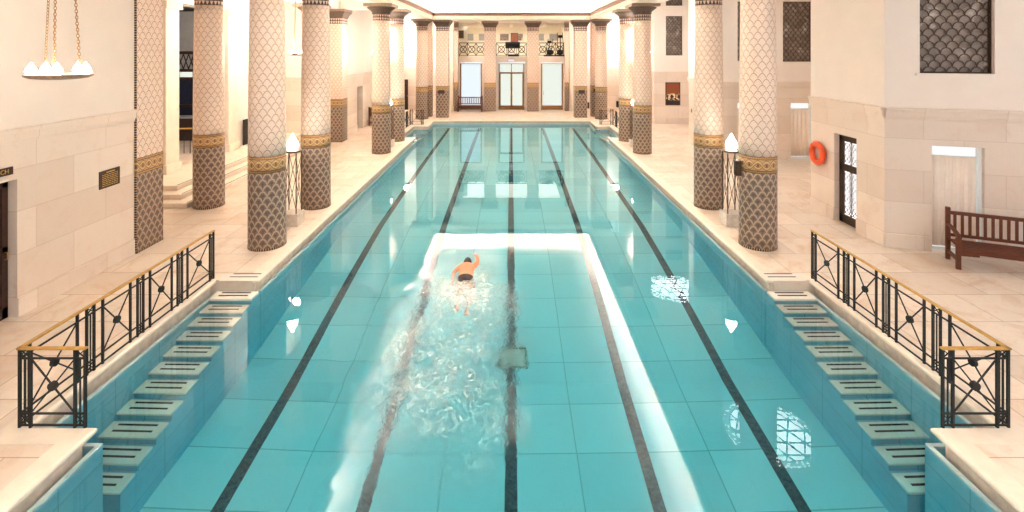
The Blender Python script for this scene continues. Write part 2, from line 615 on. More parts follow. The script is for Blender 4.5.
wall_run('wall_right_near', (8.5, 11.42), A, 4.6, [(0.902, 1.869, 0, 2.36), (0.675, 2.048, 3.98, 6.4)], th=0.4)
wall_run('wall_right_alcove', (8.6, 20.6), 0, 4.6, [(0.63, 1.5, 0, 2.3), (2.89, 3.8, 0, 2.3), (0.38, 1.6, 4.05, 6.5), (2.57, 3.8, 4.02, 6.5)], th=0.4)
wall_run('wall_right_alcove_back', (13.2, 20.6), -PI / 2, 6.4, [], th=0.3)
wall_run('wall_right_alcove_return', (13.2, 14.24), PI, 4.0, [], th=0.3)
wall_run('wall_right_middle', (8.6, 24.3), -PI / 2, 3.7, [], th=0.7)
wall_run('wall_right_far', (8.7, 30.5), 0, 4.5, [(0.45, 1.73, 4.17, 6.57), (0.45, 1.73, 7.2, 9.2)], th=0.4, H=9.6)
wall_run('wall_right_far_back', (13.2, 30.5), -PI / 2, 6.2, [], th=0.3)
wall_run('wall_right_rear', (8.72, 37.5), -PI / 2, 6.97, [], th=0.7)

# closing pieces behind openings (dark passages)
def void(name, x0, x1, y0, y1, z0, z1, mat='dark_void'):
    return struct(MB().box(x0, x1, y0, y1, z0, z1).build(name, mat))

# ------------------------------------------------------------------ floor / pool shell
WL = -0.235           # water level
PX = 4.925            # pool half width at the waterline
RX = 5.73             # stair recess half width
Y0, Y1 = 3.45, 31.8  # pool ends at the waterline
R1, R2 = 5.99, 9.78   # near recess
R3, R4 = 25.75, 29.55  # far recess

mb = MB()
H0 = -0.4
for sx in (-1, 1):
    a, b = sorted((sx * 14.5, sx * 5.92)); mb.box(a, b, -1.2, 40, H0, 0)
    a, b = sorted((sx * 5.92, sx * 5.1))
    for y0, y1 in ((-1.2, R1 - 0.08), (R2, R3), (R4 + 0.08, 40)): mb.box(a, b, y0, y1, H0, 0)
mb.box(-5.1, 5.1, -1.2, Y0 - 0.2, H0, 0); mb.box(-5.1, 5.1, Y1 + 0.2, 40, H0, 0)
struct(mb.build('floor', 'deck'))

# rounded coping, one run all round the basin
CE, CR = 4.97, 5.80
def outline(e, r, a, b):
    """plan of the basin, anticlockwise, edge at e (straight sides) and r (recesses); a, b shift the ends"""
    right = [(e, Y0 - a), (e, R1 - b), (r, R1 - b), (r, R2), (e, R2), (e, R3), (r, R3), (r, R4 + b), (e, R4 + b), (e, Y1 + a)]
    return right + [(-x, y) for x, y in reversed(right)]
def sweep(name, mat, path, prof):
    """prof: (outward offset, z) closed section swept along a closed axis-aligned path"""
    N = len(path); rings = []
    for i, (x, y) in enumerate(path):
        ax, ay = path[i - 1]; bx, by = path[(i + 1) % N]
        d0 = Vector((x - ax, y - ay)).normalized(); d1 = Vector((bx - x, by - y)).normalized()
        m = Vector((d0.y, -d0.x)) + Vector((d1.y, -d1.x))
        rings.append([(x + m.x * o, y + m.y * o, z) for o, z in prof])
    rings.append(rings[0])
    mb = MB(); mb.loft(rings, True, False, smooth=False)
    # box-projected coordinates
    mb.uv = [[(mb.v[k][0] + mb.v[k][1], mb.v[k][2] + mb.v[k][0] * .5) for k in f] for f in mb.f]
    return struct(mb.build(name, mat))
sweep('trim_90', 'white_stone', outline(CE, CR, .06, .02), [(.27, .003), (.03, .003), (.012, -.004), (.002, -.018), (0, -.035), (.004, -.055), (.016, -.068), (.035, -.075), (.27, -.075)])
sweep('trim_92', 'plinth_stone', outline(CE, CR, .06, .02), [(.11, -.07), (.11, -.5), (.27, -.5), (.27, -.07)])

FLOORP = [(Y0 - 0.2, -2.65), (9.0, -2.65), (15.0, -1.75), (Y1 + 0.2, -1.45)]
mb = MB()
ring = []
for y, z in FLOORP:
    ring.append([(-6.0, y, z), (6.0, y, z), (6.0, y, z - 0.3), (-6.0, y, z - 0.3)])
mb.loft(ring, True, True, smooth=False)
struct(mb.build('pool_floor', 'pool_floor'))

wl = MB(); lip = MB(); gut = MB(); face = MB()
LT = -0.21
def wbox(x0, x1, y0, y1):
    wl.box(min(x0, x1), max(x0, x1), y0, y1, -3.0, LT - 0.03)
    lip.box(min(x0, x1) - 0.0005, max(x0, x1) + 0.0005, y0, y1, LT - 0.03, LT)
def gbox(x0, x1, y0, y1):
    gut.box(min(x0, x1), max(x0, x1), y0, y1, -0.5, -0.34)
for sx in (-1, 1):
    for y0, y1 in ((Y0 - 0.1, R1), (R2, R3), (R4, Y1 + 0.1)):
        wbox(sx * PX, sx * (PX + 0.055), y0, y1); gbox(sx * (PX + .055), sx * 5.25, y0, y1)
    for y0, y1 in ((R1, R2), (R3, R4)):
        wbox(sx * RX, sx * (RX + 0.05), y0, y1); gbox(sx * (RX + .05), sx * 6.05, y0, y1)
    for y0, y1 in ((R1 - 0.05, R1), (R4, R4 + 0.05)): wbox(sx * (PX + .055), sx * (RX + 0.05), y0, y1)
    for y0, y1 in ((R1 - 0.3, R1 - 0.05), (R4 + 0.05, R4 + 0.3)): gbox(sx * 5.25, sx * 6.05, y0, y1)
for y0, y1 in ((Y0 - 0.1, Y0), (Y1, Y1 + 0.1)): wbox(-PX, PX, y0 + (.001 if y0 < 10 else 0), y1 - (.001 if y0 > 10 else 0))
for y0, y1 in ((Y0 - 0.35, Y0 - 0.1), (Y1 + 0.1, Y1 + 0.35)): gbox(-PX, PX, y0, y1)
struct(wl.build('pool_wall', 'pool_wall')); struct(lip.build('trim_91', 'lip_tile')); struct(gut.build('pool_gutter_floor', 'gutter_dark'))
# ------------------------------------------------------------------ water: closed body, grid on top
E = 0.02
xs = [-RX - E, -PX - E]
nx = 140
xs += [-PX + E + (2 * PX - 2 * E) * i / nx for i in range(nx + 1)]
xs += [PX + E, RX + E]
xs = sorted(xs)
ys = [Y0 - E]
y = Y0 + 0.05
while y < Y1:
    ys.append(y); y += 0.07 if y < 13 else 0.3
ys.append(Y1 + E)
for q in (R1 - E, R2 - 0.05, R3 + 0.05, R4 + E):
    ys = [t for t in ys if abs(t - q) > 0.03] + [q]
ys = sorted(ys)
def wet(xc, yc):
    if abs(xc) <= PX + E: return True
    return (R1 - E < yc < R2 - 0.05) or (R3 + 0.05 < yc < R4 + E)
def wave(x, y):
    wx, wy = (x + 1.15 + (11.0 - y) * 0.06) / 1.3, (y - 8.4) / 3.2
    m = math.exp(-(wx * wx + wy * wy) * 1.4)
    nv = noise.fractal(Vector((x * 2.2, y * 1.9, 0.3)), 0.9, 2.1, 4)
    return m * nv * 0.014
bm = bmesh.new()
vs = {}
for i, x in enumerate(xs):
    for j, y in enumerate(ys):
        vs[i, j] = bm.verts.new((x, y, WL + (wave(x, y) if abs(x) < PX - 0.1 else 0)))
for i in range(len(xs) - 1):
    for j in range(len(ys) - 1):
        if wet((xs[i] + xs[i + 1]) / 2, (ys[j] + ys[j + 1]) / 2):
            f = bm.faces.new((vs[i, j], vs[i + 1, j], vs[i + 1, j + 1], vs[i, j + 1])); f.smooth = True
bmesh.ops.delete(bm, geom=[v for v in bm.verts if not v.link_faces], context='VERTS')
bd = [e for e in bm.edges if len(e.link_faces) == 1]
for e in bd: e.smooth = False
ex = bmesh.ops.extrude_edge_only(bm, edges=bd)
nv = [g for g in ex['geom'] if isinstance(g, bmesh.types.BMVert)]
for v in nv: v.co.z = -2.9
ne = [e for e in bm.edges if len(e.link_faces) == 1]
bmesh.ops.edgeloop_fill(bm, edges=ne)
bmesh.ops.recalc_face_normals(bm, faces=bm.faces[:])
me = bpy.data.meshes.new('pool_water'); bm.to_mesh(me); bm.free()
me.materials.append(M['water'])
water = bpy.data.objects.new('pool_water', me); COL.objects.link(water); struct(water)

# ------------------------------------------------------------------ stairs into the pool
def pool_stairs(sx, ya, dy, label, nsteps=12):
    """first tread at deck level starts at ya and the flight runs along dy"""
    t = thing('pool_steps', label, 'steps', (sx * (RX + PX) / 2, ya, 0), 0, 'step flights into the pool')
    w = (RX - PX) / 2 - .006
    for k in range(nsteps):
        z = -0.152 * k - 0.03 if k else 0.0
        y0, y1 = sorted((dy * 0.318 * (k - 1) + dy * .012, dy * (0.318 * k) + dy * .012))
        yy0, yy1 = (y0 - 0.06, y1 + 0.03) if dy < 0 else (y0 - 0.03, y1 + 0.06)
        if k:
            body = MB().box(-w + 0.005, w - 0.005, y0, y1, -2.75, z - 0.05).build('step_block', 'pool_wall', t)
        tr = MB().box(-w + 0.002, w + (-0.002), yy0 + (0.03 if dy < 0 else 0.09), yy1 - (0.09 if dy < 0 else 0.03) + 0.06 * 0, z - 0.05 if k else 0.0035, z if k else 0.0065)
        tr = tr.build('tread', 'tread', t, bevel=0.012 if k else 0)
        yc = (y0 + y1) / 2 + dy * 0.04
        for off in (-0.03, 0.055):
            MB().box(-w * 0.7, w * 0.7, yc + (off if k else off * 1.25 + .05) * 1.3 - 0.015, yc + (off if k else off * 1.25 + .05) * 1.3 + 0.015, z - 0.004, z + (0.007 if k else 0.009)).build('grip_strip', 'grip', tr)
    return t
pool_stairs(-1, R2, -1, 'marble steps descending under water beside the railing on the plaque wall side')
pool_stairs(1, R2, -1, 'marble steps descending under water beside the railing on the teak bench side')
pool_stairs(-1, R3, 1, 'far marble pool steps behind the columns on the plaque wall side', 9)
pool_stairs(1, R3, 1, 'far marble pool steps behind the columns on the life ring side', 9)

# floor drain in the centre lane line
t = thing('floor_drain', 'square dark speckled drain cover on the pool floor across the centre line', 'drain', (0.0, 9.62, -2.55))
t.rotation_euler.x = math.atan(0.15)
fr = MB()
for a, b, c, d in ((-.26, .26, -.26, -.23), (-.26, .26, .23, .26), (-.26, -.23, -.23, .23), (.23, .26, -.23, .23)): fr.box(a, b, c, d, -0.08, 0.012)
fr.build('drain_frame', 'bronze', t)
gr = MB()
for i in range(8): gr.box(-.23, .23, -.225 + i * .058, -.19 + i * .058, -0.08, 0.008)
gr.build('grating', 'plinth_stone', t)

# ------------------------------------------------------------------ columns
RB, RT = 0.405, 0.365
def col_r(z): return RB + (RT - RB) * z / 5.8 + 0.012 * math.sin(PI * min(z / 5.8, 1))
def round_column(label, loc):
    t = thing('mosaic_column', label, 'column', loc, 0, 'round mosaic columns')
    n = 48
    def band(name, mat, z0, z1, v0, k=6, extra=0.0):
        prof = [(col_r(z0 + (z1 - z0) * i / k) + extra, z0 + (z1 - z0) * i / k) for i in range(k + 1)]
        return MB().lathe(prof, n, R=0.41, v0=v0).build(name, mat, t)
    band('foot_band', 'mosaic_foot', 0.0, 0.05, 0, 1, 0.004)
    band('lower_shaft', 'mosaic_dark', 0.05, 1.73, 0)
    band('gold_band', 'mosaic_gold', 1.73, 2.10, 1.73, 2, 0.003)
    band('upper_shaft', 'mosaic_pale', 2.10, 5.78, 0, 10)
    band('neck_band', 'mosaic_neck', 5.78, 6.06, 5.78, 2, 0.004)
    prof = [(0.385, 6.06), (0.40, 6.10), (0.385, 6.13), (0.44, 6.20), (0.53, 6.27), (0.60, 6.32), (0.60, 6.37)]
    MB().lathe(prof, n).build('capital', 'capital_dark', t)
    MB().box(-.62, .62, -.62, .62, 6.37, 6.5).build('abacus', 'capital', t, bevel=0.015)
    return t
CX = 5.67
YC = (11.56, 14.44, 21.95, 24.85)
rc = round_column('round mosaic column nearest the railing on the plaque wall side', (-CX, YC[0], 0))
for sx, side in ((-1, 'step side'), (1, 'life ring side')):
    for k, y in enumerate(YC):
        if sx < 0 and k == 0: continue
        lab = (['round mosaic column nearest the railing and teak bench', 'round mosaic column just behind the standing lamp',
                'round mosaic column third along the pool', 'round mosaic column fourth along the pool'][k] + (' on the ' + side if k else ' with a small bracket'))
        dup(rc, (sx * (CX + (0.06 if k > 1 else 0)), y, 0), 0, lab)
dup(rc, (-8.78, 14.48, 0), 0, 'round mosaic column at the foot of the side steps')
dup(rc, (-8.78, 22.0, 0), 0, 'round mosaic column half hidden at the far end of the side steps')

def square_column(name, label, loc, wx, wy, top=6.5, cap=True, group=None, edge=False, flare=0.17):
    t = thing(name, label, 'column', loc, 0, group)
    def band(nm, mat, z0, z1, v0, e=0.0):
        MB().box(-wx / 2 - e, wx / 2 + e, -wy / 2 - e, wy / 2 + e, z0, z1, uvo=(wx / 2, -v0)).build(nm, mat, t)
        if name == 'square_column' and nm.endswith('shaft'):
            for d in COL.objects[-1].data.uv_layers[0].data: d.uv *= 0.8
    band('foot_band', 'mosaic_foot', 0, 0.05, 0, 0.004)
    band('lower_shaft', 'mosaic_dark', 0.05, 1.73, 0)
    band('gold_band', 'mosaic_gold', 1.73, 2.10, 1.73, 0.003)
    zt = top - 0.72 if cap else top
    band('upper_shaft', 'mosaic_pale', 2.10, zt, 0)
    if cap:
        band('neck_band', 'mosaic_neck', zt, zt + 0.28, zt, 0.004)
        e = flare; q = min(flare * 6, 1.0)
        rings = []
        for k, z in ((0.01 * q, zt + .28), (0.03 * q, zt + .33), (0.07 * q, zt + .42), (e, zt + .56), (e, zt + .60)):
            rings.append([(-wx/2 - k, -wy/2 - k, z), (wx/2 + k, -wy/2 - k, z), (wx/2 + k, wy/2 + k, z), (-wx/2 - k, wy/2 + k, z)])
        MB().loft(rings, smooth=False).build('capital', 'capital_dark', t)
        MB().box(-wx/2 - e - .02 * q, wx/2 + e + .02 * q, -wy/2 - e - .02 * q, wy/2 + e + .02 * q, zt + .60, top).build('abacus', 'capital', t)
    if edge:
        for z0, z1 in ((0.05, 1.73), (2.1, zt)):
            MB().box(-wx/2, wx/2, -wy/2 - 0.012, -wy/2 + 0.01, z0, z1).build('beaded_edge', 'mosaic_edge', t)
    return t
square_column('mosaic_pilaster', 'flat mosaic pilaster ending the near wall with the plaque', (-8.63, 11.46, 0), 0.66, 0.84, 7.78, False, edge=True)
square_column('mosaic_pilaster', 'square mosaic pier at the far end of the side steps', (-8.62, 24.8, 0), 0.68, 0.8, 6.5, True)
for sx, lab in ((-1, 'bench end'), (1, 'exercise machine end')):
    square_column('square_column', 'square mosaic column beside the double door at the ' + lab, (sx * 1.58, 36.95, 0), 0.84, 0.6, 6.6)
    square_column('mosaic_pilaster', 'narrow mosaic pilaster at the gallery corner, ' + lab, (sx * 4.1, 37.1, 0), 0.3, 0.48, 6.6, flare=0.0)
    square_column('square_column', 'square mosaic corner column with a plaque by the far pool edge, ' + lab, (sx * 4.62, 33.6, 0), 0.82, 0.74, 6.5)
    dup(rc, (sx * 5.87, 32.75, 0), 0, 'round mosaic column behind the far railing, ' + lab)
    square_column('mosaic_pilaster', 'thin mosaic strip pilaster beside the far corner column, ' + lab, (sx * 5.55, 34.05, 0), 0.3, 0.6, 6.5, False)

# small fittings on columns
def fitting(label, loc, w, h, d, mat='bronze'):
    t = thing('column_plaque', label, 'plaque', loc, 0, 'small plaques on the columns')
    MB().box(-w/2, w/2, -d, 0, -h/2, h/2).build('plate', mat, t, bevel=0.006)
    fr = MB()
    fr.box(-w/2, w/2, -d - .008, -d + .002, h/2 - .015, h/2); fr.box(-w/2, w/2, -d - .008, -d + .002, -h/2, -h/2 + .015)
    fr.build('rim', 'dark_wood', t)
    return t
fitting('brown plaque on the square column above the far teak bench', (-4.66, 33.22, 1.72), 0.42, 0.24, 0.03, 'dark_wood')
fitting('brown plaque on the square column at the exercise machine end', (4.66, 33.22, 1.72), 0.42, 0.24, 0.03, 'dark_wood')
fitting('small dark bracket box on the nearest column by the lamp', (5.19, 11.6, 1.78), 0.12, 0.34, 0.12)
fitting('dark box low on the side of the far square column', (5.14, 33.5, 0.8), 0.12, 0.4, 0.12)
fitting('small dark box on the round column behind the far railing', (5.40, 32.7, 1.85), 0.1, 0.24, 0.1)

# ------------------------------------------------------------------ entablature and ceilings
def frame_run(x0, x1, y0, y1, inner):
    pass
ent = MB()
for sx in (-1, 1):
    a, b = sorted((sx * 5.16, sx * 6.35))
    ent.box(a, b, -1.2, 33.0, 6.5, 6.98)
    a, b = sorted((sx * 5.10, sx * 5.16)); ent.box(a, b, -1.2, 32.9, 6.62, 6.70)
    a, b = sorted((sx * 5.04, sx * 5.16)); ent.box(a, b, -1.2, 32.8, 6.92, 7.15)
    a, b = sorted((sx * 6.35, sx * 6.45)); ent.box(a, b, -1.2, 37.5, 6.86, 6.98)
    a, b = sorted((sx * 6.2, sx * 6.35)); ent.box(a, b, -1.2, 37.5, 6.98, 9.8)
ent.box(-6.35, 6.35, 32.7, 34.1, 6.5, 6.98); ent.box(-5.2, 5.2, 32.62, 32.7, 6.62, 6.70); ent.box(-5.2, 5.2, 32.5, 32.7, 6.92, 6.98)
struct(ent.build('trim_93', 'white_stone'))
fz = MB()
for sx in (-1, 1):
    a, b = sorted((sx * 5.12, sx * 5.17)); fz.box(a, b, -1.2, 32.72, 6.74, 6.90)
fz.box(-5.15, 5.15, 32.66, 32.72, 6.74, 6.90)
struct(fz.build('trim_94', 'frieze'))
# coved ceiling over the pool: plaster field above a hidden light trough
cl = MB()
CZ = 7.95
cl.box(-6.2, 6.2, -1.2, 34.2, CZ, CZ + 0.2)
for sx in (-1, 1):
    a, b = sorted((sx * 6.0, sx * 6.2)); cl.box(a, b, -1.2, 34.1, 6.98, CZ)
cl.box(-6.2, 6.2, 33.9, 34.1, 6.98, CZ)
struct(cl.build('ceiling', 'ceil_white' if 'ceil_white' in M else 'plaster'))
ac = MB()
ac.box(6.2, 14.5, -1.2, 40, 9.6, 9.8)
ac.box(6.45, 14.5, -1.2, 30.4, 7.8, 7.95)
ac.box(-9.2, -6.45, -1.2, 38, 7.8, 7.95)
ac.box(-14.6, -8.9, 11.9, 24.9, 6.9, 7.05)
ac.box(-6.4, 6.4, 34.1, 37.6, 6.62, 6.75)
struct(ac.build('ceiling_aisle', 'plaster'))
bmz = MB()
bmz.box(-9.0, -6.3, 24.45, 25.1, 6.5, 7.8); bmz.box(-9.2, -8.4, 12.0, 24.6, 6.5, 7.8)
bmz.box(-11.55, -11.3, 12.0, 24.4, 6.1, 6.35)
struct(bmz.build('trim_95', 'plaster'))

# ------------------------------------------------------------------ lighting
def area(name, loc, rot, sx, sy, power, col=(1, 0.86, 0.68), spread=PI):
    ld = bpy.data.lights.new(name, 'AREA'); ld.shape = 'RECTANGLE'; ld.size = sx; ld.size_y = sy
    ld.energy = power; ld.color = col; ld.spread = spread
    o = bpy.data.objects.new(name, ld); COL.objects.link(o)
    o.location = loc; o.rotation_euler = rot
    return o
COVE = 580.0
WARM = (0.99, 0.97, 0.97)
for sx in (-1, 1):
    for k in range(6):
        area('cove_light', (sx * 5.27, 2.0 + 5.6 * k, 7.05), (PI, -sx * 0.6, 0), 0.16, 5.4, COVE, WARM)
area('cove_light', (0, 32.95, 7.04), (PI - 0.6, 0, 0), 10.2, 0.16, COVE * 1.1, WARM)

w = bpy.data.worlds.new('world'); scene.world = w; w.use_nodes = True
bg = w.node_tree.nodes['Background']; bg.inputs[0].default_value = (1.0, 0.98, 0.985, 1); bg.inputs[1].default_value = 1.7

# standing lamps by the columns
def flame_prof(r, h):
    return [(r * .35, 0), (r * .75, h * .06), (r * .98, h * .2), (r, h * .34), (r * .86, h * .5), (r * .6, h * .64), (r * .42, h * .75), (r * .26, h * .87), (r * .06, h)]
def standing_lamp(label, loc, rz):
    t = thing('standing_lamp', label, 'lamp', loc, rz, 'standing lamps between columns')
    MB().box(-.22, .22, -.22, .22, 0, .32).build('stone_base', 'plinth_stone', t, bevel=0.01)
    q = .165
    for sx in (-1, 1):
        for sy in (-1, 1):
            MB().box(sx*q - .011, sx*q + .011, sy*q - .011, sy*q + .011, .32, 1.86).build('post', 'lamp_iron', t)
    def arc(bmx, a, b, c):
        pts = [Vector(a).lerp(Vector(b), k / 10) + Vector(c) * math.sin(PI * k / 10) for k in range(11)]
        bmx.tube(pts, .008, 5)
    for s in (-1, 1):
        bx = MB(); arc(bx, (-q, s*q, .4), (q, s*q, 1.8), (0, 0, 0)); arc(bx, (q, s*q, .4), (-q, s*q, 1.8), (0, 0, 0)); bx.build('cross_brace', 'lamp_iron', t)
        bx = MB(); arc(bx, (s*q, -q, .4), (s*q, q, 1.8), (0, 0, 0)); arc(bx, (s*q, q, .4), (s*q, -q, 1.8), (0, 0, 0)); bx.build('cross_brace', 'lamp_iron', t)
    MB().lathe([(.17, 1.86), (.235, 1.88), (.235, 1.91), (.16, 1.92)], 20).build('tray', 'lamp_iron', t)
    MB().lathe([(r, z + 1.92) for r, z in flame_prof(.14, .42)], 24).build('glass_shade', 'lamp_glow', t)
    return t
lm = standing_lamp('glowing flame-shaped lamp on an iron stand by the nearest column, plaque wall side', (-5.68, 12.92, 0), 0)
dup(lm, (5.66, 12.92, 0), 0, 'glowing flame-shaped lamp on an iron stand by the nearest column, life ring side')
dup(lm, (-5.72, 23.3, 0), 0, 'far flame-shaped lamp between the third and fourth columns, step side')
dup(lm, (5.72, 23.3, 0), 0, 'far flame-shaped lamp between the third and fourth columns, picture side')

# hanging bowls
def chandelier(label, loc, zc):
    t = thing('hanging_lamp', label, 'chandelier', loc, 0, 'hanging bowl lamps in the aisles')
    n = 72
    prof = [(0.05, -.105), (.22, -.095), (.36, -.07), (.42, -.03), (.425, .0), (.40, .01), (.30, -.02), (.05, -.04)]
    rings = []
    for r, z in prof:
        rings.append([])
        for i in range(n):
            a = 2 * PI * i / n
            lobe = max(0.0, math.cos(a * 5 - PI / 2)) ** 0.7
            rr = r + (0.10 * lobe * (r / .42) ** 2)
            rings[-1].append((rr * math.cos(a), rr * math.sin(a), z))
    MB().loft(rings).build('bowl', 'lobe_stone', t)
    for k in range(5):
        a = 2 * PI * (k + .25) / 5
        MB().lathe([(r, z + .0) for r, z in flame_prof(.085, .23)], 16, at=(.40 * math.cos(a), .40 * math.sin(a), 0)).build('glass_flame', 'bulb_glow', t)
    for k in range(3):
        a = 2 * PI * k / 3 + .5
        p0 = Vector((.30 * math.cos(a), .30 * math.sin(a), 0)); p1 = Vector((0.05 * math.cos(a), .05 * math.sin(a), zc))
        L = (p1 - p0).length; m = int(L / .058)
        ch = MB()
        d = (p1 - p0).normalized(); s1 = d.cross(Vector((0, 0, 1)));
        s1 = s1.normalized(); s2 = d.cross(s1)
        for j in range(m):
            c = p0 + d * (j + .5) * L / m
            sd = s1 if j % 2 else s2
            pts = [c + d * .040 * math.cos(2 * PI * i / 8) + sd * .020 * math.sin(2 * PI * i / 8) for i in range(8)]
            ch.tube(pts, .007, 4, closed=True)
        ch.build('chain', 'chain_metal', t)
    MB().lathe([(.02, zc - .08), (.10, zc - .05), (.13, zc)], 20).build('ceiling_rose', 'chain_metal', t)
    return t
c0 = chandelier('stone bowl lamp with glowing flames on chains beside the near wall with the plaque', (-6.35, 7.0, 4.16), (7.8 - 4.16) / .74)
c0.scale = (.74, .74, .74)
dup(c0, (-8.2, 19.1, 4.36), 0, 'hanging bowl lamp glimpsed between the first two columns on the step side')
dup(c0, (-6.4, 24.0, 4.36), 0, 'hanging bowl lamp behind the third column on the step side')
dup(c0, (6.4, 24.0, 4.36), 0, 'hanging bowl lamp behind the third column on the picture side')
dup(c0, (-7.3, 34.8, 4.36), 0, 'hanging bowl lamp at the far end of the aisle, step side')
dup(c0, (7.3, 34.8, 4.36), 0, 'hanging bowl lamp at the far end of the aisle, picture side')

# round leaded laylights in the ceiling of the right-hand alcoves
def laylight(label, loc, r=1.45):
    t = thing('round_laylight', label, 'skylight', loc, 0, 'round leaded laylights')
    n = 48
    MB().lathe([(r * .86, 0.0), (r * .86, .02)], n).build('glass_disc', 'dome_pane', t)
    bd = MB(); rings = []
    for rr, z in ((r * .86, 0.0), (r, 0.0), (r, .03), (r * .86, .03), (r * .86, 0.0)):
        rings.append([(rr * math.cos(2*PI*i/n), rr * math.sin(2*PI*i/n), z) for i in range(n)])
    bd.loft(rings, caps=False).build('border', 'dome_border', t)
    lt = MB(); R = r * .86; sp = 0.5
    for d in range(3):
        a = PI * d / 3; ca, sa = math.cos(a), math.sin(a)
        k = -4
        while k <= 4:
            off = k * sp
            if abs(off) < R:
                h = math.sqrt(R*R - off*off)
                lt.bar((off * -sa - h * ca, off * ca - h * sa, -.01), (off * -sa + h * ca, off * ca + h * sa, -.015), .05, .03)
            k += 1
    ring = [(R * math.cos(2*PI*i/n), R * math.sin(2*PI*i/n), -.01) for i in range(n)]
    lt.tube(ring, .02, 6, closed=True)
    lt.build('lead_lattice', 'black_iron', t)
    return t
l0 = laylight('round leaded laylight reflected in the water near the pool steps', (8.62, 16.7, 7.765))
dup(l0, (8.62, 26.75, 7.765), 0, 'round leaded laylight reflected in the water beside the second column')

# ------------------------------------------------------------------ railings
def railing(label, sx, ynear, yfar, xr=5.86):
    """side run along y with a short return towards the pool at one end"""
    t = thing('pool_railing', label, 'railing', (sx * xr, ynear, 0), 0, 'black railings by the pool steps')
    L = abs(yfar - ynear); dirn = 1 if yfar > ynear else -1
    P = .027
    def post(x, y, top=.93): MB().box(x - P/2, x + P/2, y - P/2, y + P/2, 0.0, top).build('post', 'black_iron', t)
    def thin(x, y): MB().box(x - .007, x + .007, y - .007, y + .007, .03, .83).build('thin_bar', 'black_iron', t)
    def disc(a, b, zl, zh):
        mb = MB()
        a, b = Vector(a), Vector(b)
        mb.bar((a.x, a.y, zl), (b.x, b.y, zh), .014); mb.bar((a.x, a.y, zh), (b.x, b.y, zl), .014)
        c = (a + b) / 2; c.z = (zl + zh) / 2
        d = (b - a).normalized(); nrm = d.cross(Vector((0, 0, 1)))
        r1 = [c + nrm * -.022 + (d * math.cos(2*PI*i/16) + Vector((0, 0, 1)) * math.sin(2*PI*i/16)) * .052 for i in range(16)]
        r2 = [p + nrm * .044 for p in r1]
        mb.loft([r1, r2], smooth=False)
        mb.build('cross_brace', 'black_iron', t)
    def small(a, b, zl, zh):
        mb = MB(); mb.bar((a[0], a[1], zl), (b[0], b[1], zh), .010); mb.bar((a[0], a[1], zh), (b[0], b[1], zl), .010)
        mb.build('small_lattice', 'black_iron', t)
    def cluster(pa, pb):
        post(*pa); post(*pb)
        thin((pa[0] + pb[0]) / 2, (pa[1] + pb[1]) / 2)
        small(pa, pb, .035, .165); small(pa, pb, .83, .93)
    bays = 4
    per = (L - .12) / bays
    for k in range(bays + 1):
        y = dirn * k * per
        cluster((0, y), (0, y + dirn * .12))
    gaps = [(.27 if k else .12, per - (.15 if k < bays - 1 else 0)) for k in range(bays)]
    for k, (g0, g1) in enumerate(gaps):
        ya, yb = dirn * (k * per + g0), dirn * (k * per + g1)
        if k: post(0, ya)
        if k < bays - 1: post(0, yb)
        disc((0, ya, 0), (0, yb, 0), .168, .826)
    for z in (.03, .168, .826):
        MB().bar((0, 0, z), (0, dirn * L, z), .016, .02).build('horizontal_bar', 'black_iron', t)
    W = .78; i = -sx
    cluster((i * (W - .12), 0), (i * W, 0))
    post(i * .13, 0); thin(i * .065, 0)
    small((0, 0), (i * .13, 0), .035, .165); small((0, 0), (i * .13, 0), .83, .93)
    disc((i * .13, 0, 0), (i * (W - .12), 0, 0), .168, .826)
    for z in (.03, .168, .826):
        MB().bar((0, 0, z), (i * W, 0, z), .016, .02).build('horizontal_bar', 'black_iron', t)
    hb = MB()
    hb.bar((0, -dirn * .025, .945), (0, dirn * (L + .02), .945), .05, .024); hb.bar((-i * .025, 0, .945), (i * (W + .02), 0, .945), .05, .024)
    hb.build('handrail', 'brass', t, bevel=0.006)
    return t
railing('black iron railing with brass handrail near the plaque wall', -1, 5.96, 9.84, 5.89)
railing('black iron railing with brass handrail in front of the teak bench', 1, 5.96, 9.84, 5.89)
railing('far black iron railing at the pool corner beyond the fourth column, step side', -1, 30.15, 26.2, 6.1)
railing('far black iron railing at the pool corner beyond the fourth column, picture side', 1, 30.15, 26.2, 6.1)

